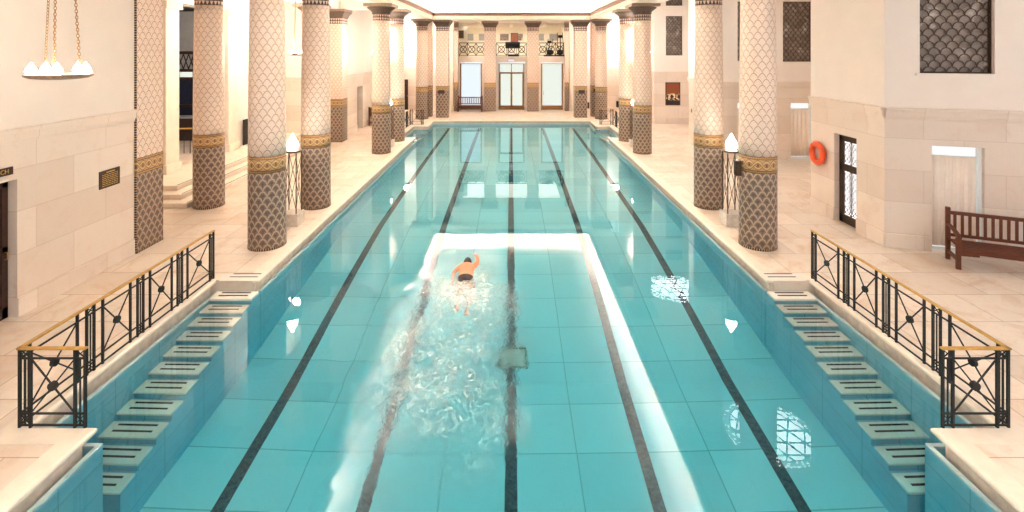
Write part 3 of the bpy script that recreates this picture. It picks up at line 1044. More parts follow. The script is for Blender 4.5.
# ------------------------------------------------------------------ benches
def bench(label, loc, rz, L=1.95):
    t = thing('teak_bench', label, 'bench', loc, rz, 'teak slatted benches')
    D = .56
    for sx in (-1, 1):
        x = sx * (L / 2 - .04)
        MB().box(x - .04, x + .04, -.035, .035, 0, 1.12).build('leg', 'teak', t, bevel=0.006)
        MB().box(x - .04, x + .04, -D - .03, -D + .04, 0, .64).build('leg', 'teak', t, bevel=0.006)
        ar = MB(); pts = []
        for k in range(9):
            f = k / 8
            pts.append((x, -D - .07 + f * (D + .06), .66 + .03 * math.sin(PI * f) + .10 * f))
        for a, b in zip(pts, pts[1:]): ar.bar(a, b, .075, .035)
        ar.build('armrest', 'teak', t)
        MB().box(x - .02, x + .02, -D, 0, .15, .22).build('side_rail', 'teak', t)
    st = MB()
    for k in range(6): st.box(-L/2 + .05, L/2 - .05, -D - .02 + k * .095, -D + .06 + k * .095, .43, .455)
    st.build('seat', 'teak', t, bevel=0.004)
    ap = MB(); n = 24
    pr = []
    for k in range(n + 1):
        f = k / n; x = -L/2 + .08 + f * (L - .16)
        z = .33 if .16 < f < .84 else .33 - .05 * min(1, abs(f - .5) / .5) + (.0)
        pr.append((x, z))
    for (xa, za), (xb, zb) in zip(pr, pr[1:]): ap.box(xa, xb, -D - .005, -D + .025, min(za, zb), .43)
    ap.build('apron', 'teak', t)
    bk = MB()
    bk.box(-L/2 + .08, L/2 - .08, -.025, .025, .97, 1.04); bk.box(-L/2 + .08, L/2 - .08, -.02, .02, .50, .56)
    ns = int((L - .2) / .125)
    for k in range(ns):
        x = -L/2 + .16 + k * (L - .32) / (ns - 1)
        bk.box(x - .026, x + .026, -.012, .012, .55, .98)
    bk.build('backrest', 'teak', t, bevel=0.003)
    return t
A2 = -24 * PI / 180
bench('dark teak slatted bench in front of the curtained doorway', (9.34 + .975 * math.cos(A2), 10.79 + .975 * math.sin(A2), 0), A2)
bench('far teak bench standing against the bright frosted door', (-3.03, 36.9, 0), 0, 1.8)
bench('teak bench seen end-on against the side wall behind the third column', (-8.45, 30.6, 0), PI / 2, 1.9)

# ------------------------------------------------------------------ swimmer
def ell(c, ax, ay, rx, ry, n=16):
    return [Vector(c) + Vector(ax) * rx * math.cos(2*PI*i/n) + Vector(ay) * ry * math.sin(2*PI*i/n) for i in range(n)]
def limb(mb, pts, rs, n=12):
    mb.tube(pts, rs, n)
def swimmer():
    # local frame: +y is the way he swims, z = 0 at the water surface
    mb = MB()
    X, Z = (1, 0, 0), (0, 0, 1)
    tor = [(-.02, -.10, .13, .085), (.06, -.075, .155, .10), (.16, -.055, .158, .10), (.26, -.045, .15, .095), (.36, -.03, .158, .10), (.46, -.015, .178, .112),
           (.55, -.008, .19, .112), (.61, -.01, .17, .09), (.66, -.02, .10, .065), (.71, -.03, .062, .058), (.76, -.04, .058, .058)]
    mb.loft([ell((0, y, z), X, Z, rx, rz, 20) for y, z, rx, rz in tor])
    hd = [(.75, -.05, .05, .055), (.78, -.055, .068, .085), (.82, -.06, .076, .10), (.87, -.06, .078, .105), (.92, -.055, .07, .095), (.955, -.05, .05, .068), (.972, -.048, .02, .03)]
    mb.loft([ell((0, y, z), X, Z, rx, rz, 18) for y, z, rx, rz in hd])
    # face (looking down): nose, brow, lips, ears
    mb.tube([(0, .885, -.15), (0, .855, -.172), (0, .845, -.165)], [.012, .015, .012], 8)
    mb.tube([(-.03, .895, -.148), (0, .90, -.155), (.03, .895, -.148)], [.012, .014, .012], 8)
    mb.tube([(-.022, .81, -.142), (0, .812, -.152), (.022, .81, -.142)], [.008, .010, .008], 8)
    for s in (-1, 1): mb.tube([(s*.078, .84, -.065), (s*.088, .86, -.06), (s*.08, .885, -.06)], [.010, .014, .010], 8)
    # right arm reaching forward over the water, left arm sweeping back below it
    limb(mb, [(.15, .55, 0), (.205, .66, .02), (.225, .78, .045), (.215, .90, .05), (.19, 1.03, .03), (.175, 1.13, .0)], [.066, .058, .048, .044, .036, .027])
    limb(mb, [(-.15, .56, -.02), (-.215, .50, -.05), (-.27, .40, -.12), (-.285, .29, -.19), (-.27, .18, -.22), (-.26, .08, -.22)], [.066, .056, .047, .043, .035, .026])
    def hand(c, d, side, up):
        c, d, side, up = Vector(c), Vector(d).normalized(), Vector(side).normalized(), Vector(up).normalized()
        rings = []
        for f, w, h in ((0, .026, .018), (.025, .036, .018), (.06, .042, .016), (.088, .041, .012)):
            rings.append(ell(c + d * f, side, up, w, h, 12))
        mb.loft(rings)
        for k, (off, ln) in enumerate(((-.031, .066), (-.010, .078), (.011, .073), (.030, .056))):
            b = c + d * .084 + side * off
            mb.tube([b, b + d * ln * .5 + up * -.003, b + d * ln * .8 + up * -.010, b + d * ln + up * -.017], [.0092, .0088, .008, .006], 8)
        b = c + d * .025 - side * .03
        mb.tube([b, b + d * .03 - side * .028, b + d * .058 - side * .036, b + d * .075 - side * .036], [.012, .0105, .0095, .007], 8)
    hand((.172, 1.14, -.003), (-.12, 1, -.22), (-1, 0, 0), (0, .2, 1))
    hand((-.26, .07, -.22), (.02, -1, -.1), (1, 0, 0), (0, 0, 1))
    # legs in a flutter kick
    limb(mb, [(-.085, .02, -.10), (-.095, -.15, -.13), (-.10, -.38, -.17), (-.10, -.44, -.18), (-.095, -.62, -.17), (-.09, -.84, -.15), (-.09, -.92, -.14)], [.092, .086, .058, .055, .057, .034, .036])
    limb(mb, [(.085, .02, -.10), (.10, -.15, -.15), (.11, -.38, -.24), (.11, -.44, -.26), (.105, -.62, -.30), (.10, -.84, -.33), (.10, -.92, -.335)], [.092, .086, .058, .055, .057, .034, .036])
    for s, z0 in ((-1, -.14), (1, -.335)):
        mb.loft([ell((s * .095, y, z0 + dz), X, Z, rx, rz, 12) for y, dz, rx, rz in ((-.88, -.02, .034, .045), (-.95, -.005, .038, .04), (-1.02, .0, .042, .028), (-1.09, .004, .044, .018), (-1.12, .005, .03, .012))])
        for k in range(5):
            mb.tube([(s*.095 + (k - 2) * .017, -1.10, z0 + .004), (s*.095 + (k - 2) * .018, -1.145 + abs(k - 1) * .006, z0)], [.010, .007], 6)
    t = thing('person', 'person in dark swim trunks swimming front crawl away through churned water', 'person', (-0.98, 10.33, WL + .015), 0.03)
    body = mb.build('body', 'skin', t)
    rm = body.modifiers.new('remesh', 'REMESH'); rm.mode = 'VOXEL'; rm.voxel_size = 0.0065; rm.use_smooth_shade = True
    sm = body.modifiers.new('smooth', 'SMOOTH'); sm.factor = 0.5; sm.iterations = 3
    # hair cap over crown and back of the head
    hr = MB(); rings = []
    for y, z, rx, rz in ((.77, -.045, .062, .06), (.80, -.05, .078, .088), (.84, -.052, .086, .108), (.88, -.052, .086, .112), (.925, -.05, .077, .103), (.962, -.046, .055, .075), (.984, -.044, .02, .03)):
        rings.append([Vector((0, y, z)) + Vector((rx * math.cos(a), 0, rz * math.sin(a))) * (1 + .03 * math.sin(9 * a + y * 40)) for a in [(-.25 + 1.5 * i / 19 * 1.0) * PI * .98 + .0 for i in range(20)]])
    hr.loft(rings, closed=False, caps=False)
    ho = hr.build('hair', 'hair', body)
    so = ho.modifiers.new('solidify', 'SOLIDIFY'); so.thickness = 0.012; so.offset = 0
    # trunks: waist to mid thigh
    tk = MB()
    tk.loft([ell((0, y, z), X, Z, rx, rz, 20) for y, z, rx, rz in ((.12, -.058, .172, .112), (.05, -.078, .176, .116), (-.03, -.10, .18, .112))])
    for s, dz in ((-1, .0), (1, -.02)):
        tk.loft([ell((s * x, y, z + dz * k), X, Z, r, r * .96, 16) for k, (x, y, z, r) in enumerate(((.085, .05, -.095, .10), (.09, -.06, -.11, .112), (.098, -.16, -.132, .11), (.10, -.22, -.145, .108)))])
    to = tk.build('swim_trunks', 'trunks', body)
    rm = to.modifiers.new('remesh', 'REMESH'); rm.mode = 'VOXEL'; rm.voxel_size = 0.008; rm.use_smooth_shade = True
    return t
swimmer()

# ------------------------------------------------------------------ wall things
def local_thing(name, label, cat, origin, ang, x, y, z, group=None):
    c, s = math.cos(ang), math.sin(ang)
    return thing(name, label, cat, (origin[0] + c * x - s * y, origin[1] + s * x + c * y, z), ang, group)

# plaque and sign on the near left wall (local x = along +Y, -y faces the pool)
t = thing('wall_plaque', 'dark brown plaque with gold lines of text on the stone wall', 'plaque', (-8.34, 10.33, 1.86), PI / 2)
MB().box(-.26, .26, -.025, 0, -.18, .18).build('plate', 'plaque_brown', t, bevel=0.004)
tx = MB(); r = random.Random(3)
tx.box(-.10, .12, -.029, -.024, .125, .143)
for k in range(7):
    z = .085 - k * .037; x = -.20
    while x < .19:
        wd = r.uniform(.02, .07); tx.box(x, min(x + wd, .2), -.028, -.024, z, z + .012); x += wd + .015
tx.build('text_lines', 'gold_letter', t)

def letters(parent, txt, size, x, y, z, mat, name='lettering'):
    cu = bpy.data.curves.new(name, 'FONT'); cu.body = txt; cu.size = size; cu.extrude = 0.004
    cu.align_x = 'RIGHT'; cu.align_y = 'CENTER'
    tmp = bpy.data.objects.new('tmp_text', cu); COL.objects.link(tmp)
    dg = bpy.context.evaluated_depsgraph_get()
    me = bpy.data.meshes.new_from_object(tmp.evaluated_get(dg))
    bpy.data.objects.remove(tmp); bpy.data.curves.remove(cu)
    me.materials.clear(); me.materials.append(M[mat])
    o = bpy.data.objects.new(name, me); COL.objects.link(o); o.parent = parent
    o.location = (x, y, z); o.rotation_euler = (PI / 2, 0, 0)
    return o
t = thing('door_sign', 'dark sign with gold letters above the near dark doorway', 'sign', (-8.34, 8.12, 2.50), PI / 2)
MB().box(-.45, .20, -.025, 0, -.065, .065).build('plate', 'plaque_brown', t, bevel=0.003)
letters(t, 'CH', .10, .125, -.028, 0.0, 'gold_letter')

# dark door inside the near-left doorway
def plain_door(name, label, origin, ang, x0, x1, yo, z1, mat='dark_wood'):
    t = local_thing(name, label, 'door', origin, ang, (x0 + x1) / 2, yo, 0)
    w = (x1 - x0) / 2
    MB().box(-w, w, 0, .05, .01, z1).build('door_panel', mat, t)
    f = MB()
    for a, b, c, d in ((-w, -w + .1, 0, z1), (w - .1, w, 0, z1), (-w, w, 0, .2), (-w, w, z1 - .12, z1), (-w, w, z1 * .48, z1 * .48 + .1)): f.box(a, b, -.025, .01, max(c, .01), d)
    f.build('door_frame', mat, t, bevel=0.004)
    MB().tube([(w - .05, -.02, 1.0), (w - .05, -.07, 1.0), (w - .05, -.07, 1.12), (w - .05, -.02, 1.12)], .01, 6).build('handle', 'brass', t)
    return t
plain_door('panelled_door', 'dark door at the picture edge under the gold lettered sign', (-8.34, -1), PI / 2, 8.46, 9.40, .17, 2.32)
plain_door('panelled_door', 'narrow dark door in the side wall before the end-on bench', (-8.6, 24.9), PI / 2, 3.01, 3.99, .3, 2.42)
plain_door('panelled_door', 'tall dark door in the far aisle wall, step side', (-8.6, 37.5), 0, .43, .84, .1, 2.29)

# life ring on the right wall
t = thing('life_ring', 'orange life ring hanging on the stone wall beside the lattice door', 'life ring', (8.46, 13.78, 1.66), -PI / 2)
n = 40
rings = []
R, rr = .245, .075
pts = [(R * math.cos(2*PI*i/n), -.06, R * math.sin(2*PI*i/n)) for i in range(n)]
rg = MB(); rg.tube(pts, rr, 14, closed=True); rg.build('ring', 'orange', t)
for k in range(4):
    a = PI / 4 + k * PI / 2
    c = Vector((R * math.cos(a), -.06, R * math.sin(a))); d = Vector((math.cos(a), 0, math.sin(a))); q = Vector((0, 1, 0)); tt = d.cross(q)
    b = MB(); b.loft([[c + tt * o + (d * math.cos(2*PI*i/14) + q * math.sin(2*PI*i/14)) * (rr + .004) for i in range(14)] for o in (-.03, .03)])
    b.build('band', 'orange', t)
rp = MB()
for k in range(4):
    a0 = PI / 4 + k * PI / 2
    rp.tube([((R + rr + .004 + .022 * math.sin(PI * i / 8)) * math.cos(a0 + i / 8 * PI / 2), -.06, (R + rr + .004 + .022 * math.sin(PI * i / 8)) * math.sin(a0 + i / 8 * PI / 2)) for i in range(9)], .006, 5)
rp.build('grab_line', 'orange', t)
MB().box(-.02, .02, -.05, .04, .2, .235).build('hook', 'bronze', t)

# lattice door in the right wall
OW = (8.5, 14.24)
t = local_thing('lattice_door', 'bronze lattice door glowing white in the stone wall beside the life ring', 'door', OW, -PI / 2, 1.465, .16, 0)
w, h = .425, 2.30
fr = MB()
for a, b, c, d in ((-w, -w + .13, .01, h), (w - .13, w, .01, h), (-w, w, .01, .22), (-w, w, h - .17, h), (-w, w, 1.36, 1.54)): fr.box(a, b, -.03, .03, c, d)
fr.build('door_frame', 'bronze', t, bevel=0.004)
MB().box(-w + .05, w - .05, .035, .05, .1, h - .05).build('lit_glass', 'backlit_white', t)
def star_panel(z0, z1, rows):
    mb = MB(); cw = (2 * w - .26) / 2; chh = (z1 - z0) / rows
    for i in range(2):
        for j in range(rows):
            cx, cz = -w + .13 + (i + .5) * cw, z0 + (j + .5) * chh
            hx, hz = cw / 2, chh / 2
            for dx, dz in ((1, 1), (1, -1)): mb.bar((cx - hx * dx, 0, cz - hz * dz), (cx + hx * dx, 0, cz + hz * dz), .013, .016, up=(0, 1, 0))
            for q in range(8):
                a, b = q * PI / 4 + PI / 8, (q + 1) * PI / 4 + PI / 8
                mb.bar((cx + .11 * math.cos(a), 0, cz + .11 * math.sin(a)), (cx + .11 * math.cos(b), 0, cz + .11 * math.sin(b)), .016, .016, up=(0, 1, 0))
            for e in ((-1, 0), (1, 0), (0, 1), (0, -1)):
                if e[0]: mb.bar((cx + e[0] * hx, 0, cz - hz), (cx + e[0] * hx, 0, cz + hz), .016, .016, up=(0, 1, 0))
                else: mb.bar((cx - hx, 0, cz + e[1] * hz), (cx + hx, 0, cz + e[1] * hz), .016, .016, up=(0, 1, 0))
    mb.build('lattice_panel', 'bronze', t)
star_panel(.22, 1.36, 4); star_panel(1.54, h - .17, 2)

# curtained doorways
def curtain_door(label, origin, ang, x0, x1, z1, yo=.08, strip=True):
    t = local_thing('doorway_curtain', label, 'curtain', origin, ang, (x0 + x1) / 2, yo, 0)
    w = (x1 - x0) / 2
    n = 120
    top = [(-w + 2 * w * i / n * .88, .012 * math.sin(i / n * 2 * PI * 5.0) + .004 * math.sin(i * .9)) for i in range(n + 1)]
    mb = MB(); mb.loft([[(x, yy, z) for x, yy in top] for z in (.12, .8, 1.5, z1 - .23)], closed=False, caps=False)
    c = mb.build('curtain_cloth', 'curtain', t)
    so = c.modifiers.new('solidify', 'SOLIDIFY'); so.thickness = .006
    MB().tube([(-w, 0, z1 - .22), (w, 0, z1 - .22)], .012, 8).build('curtain_rail', 'rail_white', t)
    if strip:
        MB().box(w - .10, w - .03, -.03, .03, .05, z1 - .01).build('side_post', 'rail_white', t)
        MB().box(-w, w, -.02, .02, .03, .10).build('bottom_rail', 'rail_white', t)
    MB().box(-w - .02, w + .02, .25, .27, .02, z1 + .02).build('lit_back', 'lit_gap', t)
    return t
curtain_door('pleated cream curtain hanging in the doorway behind the near teak bench', (8.5, 11.42), A, .902, 1.869, 2.36)
curtain_door('white curtain in the alcove doorway beyond the life ring', (8.6, 20.6), 0, 2.89, 3.8, 2.3)
curtain_door('white curtained doorway mostly hidden by the nearest column', (8.6, 20.6), 0, .63, 1.5, 2.3)

# fish-scale grilles in the upper wall
def grille(num, origin, ang, x0, x1, z0, z1, sw):
    w, h = x1 - x0, z1 - z0
    t = thing('window_%d' % num, '', '', (0, 0, 0))
    for k in ('label', 'category'): del t[k]
    t['kind'] = 'structure'
    c, s = math.cos(ang), math.sin(ang); x, y = (x0 + x1) / 2, .14
    t.location = (origin[0] + c * x - s * y, origin[1] + s * x + c * y, z0); t.rotation_euler = (0, 0, ang)
    MB().box(-w/2, w/2, .05, .08, 0, h).build('window_glass', 'dark_glass', t)
    fr = MB()
    for a, b, cc, d in ((-w/2, -w/2 + .03, 0, h), (w/2 - .03, w/2, 0, h), (-w/2, w/2, 0, .03), (-w/2, w/2, h - .03, h)): fr.box(a, b, -.03, .05, cc, d)
    fr.build('window_frame', 'bronze', t)
    mb = MB(); r = sw / 2; rowh = sw * .64
    nr = int(h / rowh) + 1; ncol = int(w / sw) + 2
    for j in range(nr):
        for i in range(-1, ncol):
            cx = -w/2 + (i + (.5 if j % 2 else 0)) * sw; cz = j * rowh
            pts = []
            for q in range(9):
                a = PI * q / 8
                px, pz = cx + r * math.cos(a), cz + rowh * math.sin(a) * .98
                px = max(-w/2 + .01, min(w/2 - .01, px)); pz = min(h - .01, pz)
                pts.append(Vector((px, 0, pz)))
            for a, b in zip(pts, pts[1:]):
                if (b - a).length > .01: mb.bar(a, b, sw * .07, .02, up=(0, 1, 0))
    mb.build('window_lattice', 'bronze', t)
    sl = MB(); sl.box(-w/2 - .08, w/2 + .08, -.17, .05, -.06, 0); sl.build('window_sill', 'plaster', t)
grille(1, (8.5, 11.42), A, .675, 2.048, 3.98, 6.4, .225)
grille(2, (8.6, 20.6), 0, .38, 1.6, 4.05, 6.5, .2)
grille(3, (8.6, 20.6), 0, 2.57, 3.8, 4.02, 6.5, .2)
grille(4, (8.7, 30.5), 0, .45, 1.73, 4.17, 6.57, .2)
grille(5, (8.7, 30.5), 0, .45, 1.73, 7.2, 9.2, .2)

# framed picture and switch on the far right wall
t = thing('wall_picture', 'small framed warm-toned picture on the stone wall under a grille window', 'picture', (9.83, 30.5, 1.83))
MB().box(-.42, .42, -.02, -.005, -.67, .67, uvo=(.42, .67)).build('canvas', 'picture', t)
fr = MB()
for a, b, c, d in ((-.45, -.40, -.7, .7), (.40, .45, -.7, .7), (-.45, .45, -.7, -.65), (-.45, .45, .65, .7)): fr.box(a, b, -.04, 0, c, d)
fr.build('picture_frame', 'dark_wood', t)
t = thing('wall_switch', 'tiny dark switch on the pale wall between picture and lamp', 'switch', (8.6, 23.9, 1.6), -PI / 2)
MB().box(-.05, .05, -.02, 0, -.08, .08).build('plate', 'bronze', t, bevel=0.004)
MB().box(-.015, .015, -.03, -.018, -.02, .02).build('toggle', 'brass', t)
t = thing('speaker_box', 'small dark box on a post behind the far railing, picture side', 'box', (7.15, 33.0, 0))
MB().box(-.22, .22, -.15, .15, .72, 1.12).build('case', 'dark_void', t, bevel=0.01)
MB().tube([(0, 0, .0), (0, 0, .73)], .03, 8).build('post', 'black_iron', t)
MB().lathe([(.16, 0), (.15, .03), (.03, .05)], 16).build('foot', 'black_iron', t)

# ------------------------------------------------------------------ side steps to the lounge
t = thing('side_steps', 'low marble steps rising from the deck to the dark lounge', 'steps', (-9.24, 14.2, 0))
for k in range(3):
    MB().box(-2.24, -.38 * k, .36 * k, 10.18, .15 * k + (0.001 if k == 0 else 0), .15 * (k + 1) - .03).build('riser', 'stone', t)
    tr = MB().box(-2.24, -.38 * k + .02, .36 * k - .02, 10.18, .15 * (k + 1) - .03, .15 * (k + 1)).build('tread', 'white_stone', t, bevel=0.006)
    MB().box(-.38 * k - .05, -.38 * k - .02, .36 * k + .05, 10.1, .15 * (k + 1) - .002, .15 * (k + 1) + .003).build('edge_strip', 'grip', tr)
# white jamb pilasters of the lounge opening
for y, lab in ((16.56, 'white stone pilaster on the near side of the lounge opening'), (20.18, 'white stone pilaster on the far side of the lounge opening')):
    t = thing('stone_pilaster', lab, 'pilaster', (-11.38, y, .452))
    MB().box(-.11, .14, -.33, .33, .0, 5.4).build('shaft', 'white_stone', t, bevel=0.01)
    MB().box(-.11, .20, -.38, .38, 0, .3).build('plinth', 'white_stone', t, bevel=0.01)
    MB().box(-.11, .22, -.40, .40, 5.4, 5.65).build('cap', 'white_stone', t, bevel=0.01)
void('wall_lounge_back', -19.5, -11.9, 26.5, 26.7, 0, 7); void('wall_lounge_side', -19.6, -19.4, 10, 26.6, 0, 7)
struct(MB().box(-19.5, -11.49, 10, 26.6, .2, .449).build('floor_lounge', 'deck')); void('ceiling_lounge', -19.5, -11.9, 10, 26.6, 6.6, 6.8, 'plaster')
t = thing('wooden_screen', 'dark wooden screen with small panes inside the lounge', 'screen', (-15.2, 24.0, .45))
MB().box(-2.4, 2.2, -.04, .04, 3.9, 5.9).build('grey_fascia', 'grey_panel', t)
fr = MB()
for x in (-2.4, -1.6, -.8, 0, .8, 1.6, 2.2): fr.box(x - .07, x + .07, -.08, .02, 0, 3.95)
for z in (1.3, 2.6, 3.0, 3.85): fr.box(-2.4, 2.2, -.09, .02, z, z + .14)
fr.build('screen_frame', 'dark_wood', t)
MB().box(-2.35, 2.15, .0, .02, 2.75, 3.0).build('pale_panes', 'frosted_green', t)
MB().box(-2.35, 2.15, .0, .02, 3.14, 3.85).build('fret_panes', 'grey_panel', t)
ft = MB()
for i in range(18):
    x = -2.3 + i * .25
    ft.bar((x, -.02, 3.14), (x + .25, -.02, 3.85), .04, .02, up=(0, 1, 0)); ft.bar((x + .25, -.02, 3.14), (x, -.02, 3.85), .04, .02, up=(0, 1, 0))
ft.build('fretwork', 'dark_wood', t)
MB().box(-2.4, 2.2, .0, .02, 0, 2.6).build('lower_panel', 'navy', t)
t = thing('lounge_counter', 'dark counter with a grey top inside the lounge', 'counter', (-14.6, 22.6, .45))
MB().box(-1.8, 1.8, -.3, .3, 0, 1.0).build('counter_body', 'dark_wood', t)
MB().box(-1.9, 1.9, -.38, .34, 1.0, 1.06).build('counter_top', 'grey_panel', t)
t = thing('stair_handrail', 'dark balustrade with brass handrail just inside the lounge', 'railing', (-12.7, 19.6, .45))
MB().tube([(-1.4, 0, .95), (.6, 0, .98)], .03, 8).build('handrail', 'brass', t)
for k in range(9):
    x = -1.35 + k * .24; MB().tube([(x, 0, 0), (x, 0, .95)], .014, 6).build('baluster', 'black_iron', t)
t = thing('iron_gate', 'small black iron gate panel in the shade beside the far pilaster', 'gate', (-11.38, 21.35, .45), PI / 2)
f = MB()
for x in (-.22, -.11, 0, .11, .22): f.box(x - .025, x + .025, -.05, -.02, .02, 1.05)
f.build('bars', 'black_iron', t)
f = MB(); f.box(-.24, .24, -.055, -.015, 1.05, 1.1); f.box(-.24, .24, -.055, -.015, .08, .13); f.build('gate_rail', 'black_iron', t)

# ------------------------------------------------------------------ far end: doors, gallery
fw = MB()
D = 37.5
fw.box(-4.25, -3.86, D - .1, D + .4, 0, 3.6); fw.box(3.86, 4.25, D - .1, D + .4, 0, 3.6)
for a, b in ((-2.22, -1.0), (1.0, 2.22)): fw.box(a, b, D, D + .4, 0, 3.6)
fw.box(-4.25, 4.25, D - .05, D + .4, 3.56, 4.0)
fw.box(-3.9, 3.9, D - .12, D + .02, 3.94, 4.02)
struct(fw.build('wall_far', 'plaster'))
for sx in (-1, 1):
    t = thing('white_pier', 'plain white pier at the gallery corner, ' + ('bench end' if sx < 0 else 'exercise machine end'), 'pier', (sx * 4.56, 37.3, 0))
    MB().box(-.26, .26, -.3, .3, 0, 6.0).build('shaft', 'white_stone', t, bevel=0.01)
    MB().box(-.29, .29, -.33, .33, 0, .3).build('plinth', 'white_stone', t); MB().box(-.29, .29, -.33, .33, 2.95, 3.15).build('belt', 'white_stone', t)
    MB().box(-.3, .3, -.34, .34, 6.0, 6.6).build('cap', 'white_stone', t)

def glass_door(label, x0, x1, mat, leaves=1, transom=False):
    t = thing('glass_door', label, 'door', ((x0 + x1) / 2, D + .06, 0))
    w = (x1 - x0) / 2; h = 3.5
    f = MB(); f.box(-w, -w + .1, -.05, .05, .01, h); f.box(w - .1, w, -.05, .05, .01, h); f.box(-w, w, -.05, .05, h - .06, h)
    if transom: f.box(-w, w, -.06, .05, 2.72, 2.84)
    f.build('door_frame', 'door_wood', t)
    ht = 2.72 if transom else h - .06
    lw = (2 * w - .2) / leaves
    for k in range(leaves):
        a = -w + .1 + k * lw
        lf = MB(); 
        if leaves > 1:
            lf.box(a, a + .07, -.035, .035, .02, ht); lf.box(a + lw - .07, a + lw, -.035, .035, .02, ht)
        lf.box(a, a + lw, -.035, .035, .02, .34)
        lf.build('door_leaf', 'door_wood', t)
        MB().box(a + .01, a + lw - .01, -.005, .012, .34, ht).build('frosted_pane', mat, t)
        hx = a + (lw - .05 if k == 0 else .05)
        if leaves > 1 or mat == 'frosted_green':
            hx = hx if leaves > 1 else a + .08
            MB().tube([(hx, -.03, 1.1), (hx, -.09, 1.12), (hx, -.09, 1.42), (hx, -.03, 1.44)], .018, 6).build('handle', 'brass', t)
    if transom:
        MB().box(-w + .1, w - .1, -.005, .012, 2.84, h - .06).build('transom_pane', mat, t)
        MB().box(-.03, .03, -.03, .03, 2.84, h - .06).build('transom_bar', 'door_wood', t)
    return t
glass_door('bright frosted glass door behind the far teak bench', -3.86, -2.22, 'frosted_blue')
glass_door('frosted double door with transom at the centre of the far wall', -.98, .98, 'frosted_green', 2, True)
glass_door('frosted single glass door below the exercise machines', 2.22, 3.86, 'frosted_green')
t = thing('exit_sign', 'small lit sign over the central double door', 'sign', (-.03, D - .12, 3.72))
MB().box(-.22, .22, -.04, .0, -.07, .07).build('lit_face', 'exit_glow', t); MB().box(-.24, .24, -.02, .03, -.09, .09).build('sign_box', 'rail_white', t)

# gallery room
struct(MB().box(-4.4, 4.4, D + .38, 44.2, 3.8, 4.0).build('floor_gallery', 'deck'))
gw = MB(); gw.box(-4.6, 4.6, 44.0, 44.2, 4, 6.8); gw.box(-4.6, -4.4, D + .3, 44.1, 4, 6.8); gw.box(4.4, 4.6, D + .3, 44.1, 4, 6.8)
struct(gw.build('wall_gallery', 'gallery_wall'))
struct(MB().box(-4.6, 4.6, D + .1, 44.2, 6.62, 6.8).build('ceiling_gallery', 'plaster'))
gb = MB()
for y in (39.5, 41.5): gb.box(-4.4, 4.4, y, y + .3, 6.42, 6.62)
for x in (-2.6, 0, 2.6): gb.box(x - .15, x + .15, D + .4, 44, 6.44, 6.62)
struct(gb.build('trim_96', 'white_stone'))
for k, (x, lab) in enumerate(((-3.1, 'bench end'), (0, 'behind the exercise machine'), (3.1, 'free-standing cross trainer end'))):
    t = thing('gallery_window', 'dark panelled window on the gallery back wall, ' + lab, 'window', (x, 43.98, 5.25))
    MB().box(-1.15, 1.15, -.03, 0, 0, .75).build('window_frame', 'white_stone', t)
    for s in (-1, 1): MB().box(s * .62 - .38, s * .62 + .38, -.05, -.02, .08, .66).build('dark_pane', 'grey_panel' if k != 1 else 'dark_glass', t)
t = thing('brown_panel', 'reddish brown wall panel in the middle of the gallery', 'panel', (.27, 43.86, 5.2))
MB().box(-.27, .27, -.05, 0, 0, .75).build('board', 'brown_panel', t); MB().box(-.31, .31, -.03, .01, -.04, .79).build('frame', 'dark_wood', t)
area('gallery_light', (0, 40.6, 6.35), (0, 0, 0), 7.5, 4.5, 300, (1.0, 0.97, 0.9))
t = thing('gallery_picture', 'small dark framed picture on the gallery side wall, bench end', 'picture', (-3.9, 38.8, 5.4), 0)
MB().box(-.2, .2, -.03, 0, 0, .62).build('picture_frame', 'door_wood', t); MB().box(-.15, .15, -.035, -.02, .05, .57).build('canvas', 'capital_dark', t)
MB().box(-.5, .5, .0, .06, -1.4, 1.2).build('mount_panel', 'gallery_wall', t)

def balcony(label, x0, x1):
    t = thing('gallery_railing', label, 'railing', ((x0 + x1) / 2, D - .02, 4.0), 0, 'iron railings along the gallery')
    w = (x1 - x0) / 2
    MB().box(-w, w, -.03, .03, 1.0, 1.06).build('handrail', 'black_iron', t)
    MB().box(-w, w, -.012, .012, .08, .11).build('bottom_bar', 'black_iron', t)
    n = 3; cw = 2 * w / n
    for k in range(n):
        a = -w + k * cw
        f = MB(); c = (a + cw / 2, 0, .55)
        f.bar((a, 0, .1), (a + cw, 0, 1.0), .045, .02, up=(0, 1, 0)); f.bar((a + cw, 0, .1), (a, 0, 1.0), .045, .02, up=(0, 1, 0))
        f.tube([(c[0] + .24 * math.cos(2*PI*i/16), 0, .55 + .24 * math.sin(2*PI*i/16)) for i in range(16)], .032, 5, closed=True)
        f.build('ornament', 'black_iron', t)
        MB().box(a - .018, a + .018, -.018, .018, 0, 1.0).build('post', 'black_iron', t)
    MB().box(w - .036, w, -.018, .018, 0, 1.0).build('post', 'black_iron', t)
    return t
balcony('black iron gallery railing above the bright door behind the bench', -3.93, -2.02)
balcony('black iron gallery railing above the central double door', -1.14, 1.14)
balcony('black iron gallery railing in front of the cross trainers', 2.02, 3.93)

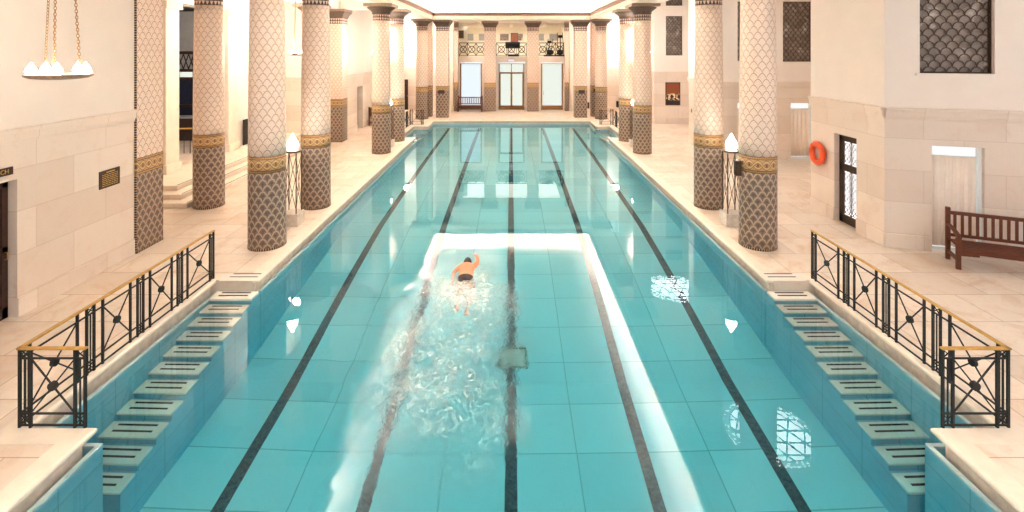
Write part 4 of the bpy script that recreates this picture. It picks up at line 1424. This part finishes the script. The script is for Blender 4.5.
def cross_trainer(label, x, y, h, rz):
    t = thing('cross_trainer', label, 'exercise machine', (x, y, 4.0), rz, 'exercise machines on the gallery')
    MB().box(-.25, .25, -.6, .6, .0, .12).build('base', 'dark_void', t, bevel=0.02)
    MB().lathe([(.05, .12), (.24, .16), (.26, .4), (.2, .5), (.05, .52)], 16).build('flywheel_housing', 'dark_void', t)
    MB().tube([(0, .2, .3), (0, .1, h * .8)], .035, 8).build('upright', 'black_iron', t)
    for s in (-1, 1): MB().tube([(s * .2, .3, .3), (s * .22, .1, h * .6), (s * .2, -.1, h)], .024, 8).build('arm', 'black_iron', t)
    MB().box(-.16, .16, .02, .1, h * .78, h * .9).build('console', 'dark_void', t)
    return t
cross_trainer('black cross trainer with the shorter arms beside the gallery railing', 2.95, 38.3, 1.35, .4)
cross_trainer('black cross trainer with taller arms in the gallery corner', 3.78, 38.9, 1.85, -.3)
t = thing('treadmill', 'dark navy exercise machine behind the central gallery railing', 'exercise machine', (.15, 38.4, 4.0))
MB().box(-.42, .42, -.3, 1.3, .0, .16).build('deck', 'dark_void', t, bevel=0.02)
for s in (-1, 1): MB().tube([(s * .42, -.2, .1), (s * .42, -.28, 1.05)], .04, 8).build('upright', 'grey_panel', t)
MB().box(-.62, .5, -.36, -.14, .62, 1.12).build('console', 'navy', t, bevel=0.04)
MB().box(-.5, .4, -.37, -.34, .7, 1.0).build('motor_cover', 'dark_void', t)

# lamps inside dark side rooms
pl = bpy.data.lights.new('lounge_lamp', 'POINT'); pl.energy = 120; pl.shadow_soft_size = .2; pl.color = (1, .9, .8)
po = bpy.data.objects.new('lounge_lamp', pl); COL.objects.link(po); po.location = (-14.5, 20.5, 5.6)

# bulbs' light of the far hanging bowls and of the lamp above the side steps
def lamp_light(name, loc, power, col=(1.0, 0.90, 0.78), r=0.16):
    ld = bpy.data.lights.new(name, 'POINT'); ld.energy = power; ld.shadow_soft_size = r; ld.color = col
    o = bpy.data.objects.new(name, ld); COL.objects.link(o); o.location = loc
for x, y, e in ((-7.3, 34.8, 650), (7.3, 34.8, 650), (-6.4, 24.0, 400), (6.4, 24.0, 400)): lamp_light('bowl_light', (x, y, 4.62), e, (1.0, 0.95, 0.91))
lamp_light('bowl_light', (-8.2, 19.1, 4.62), 350)
lamp_light('recess_light', (-9.6, 19.5, 5.9), 420, (1.0, 0.90, 0.74))
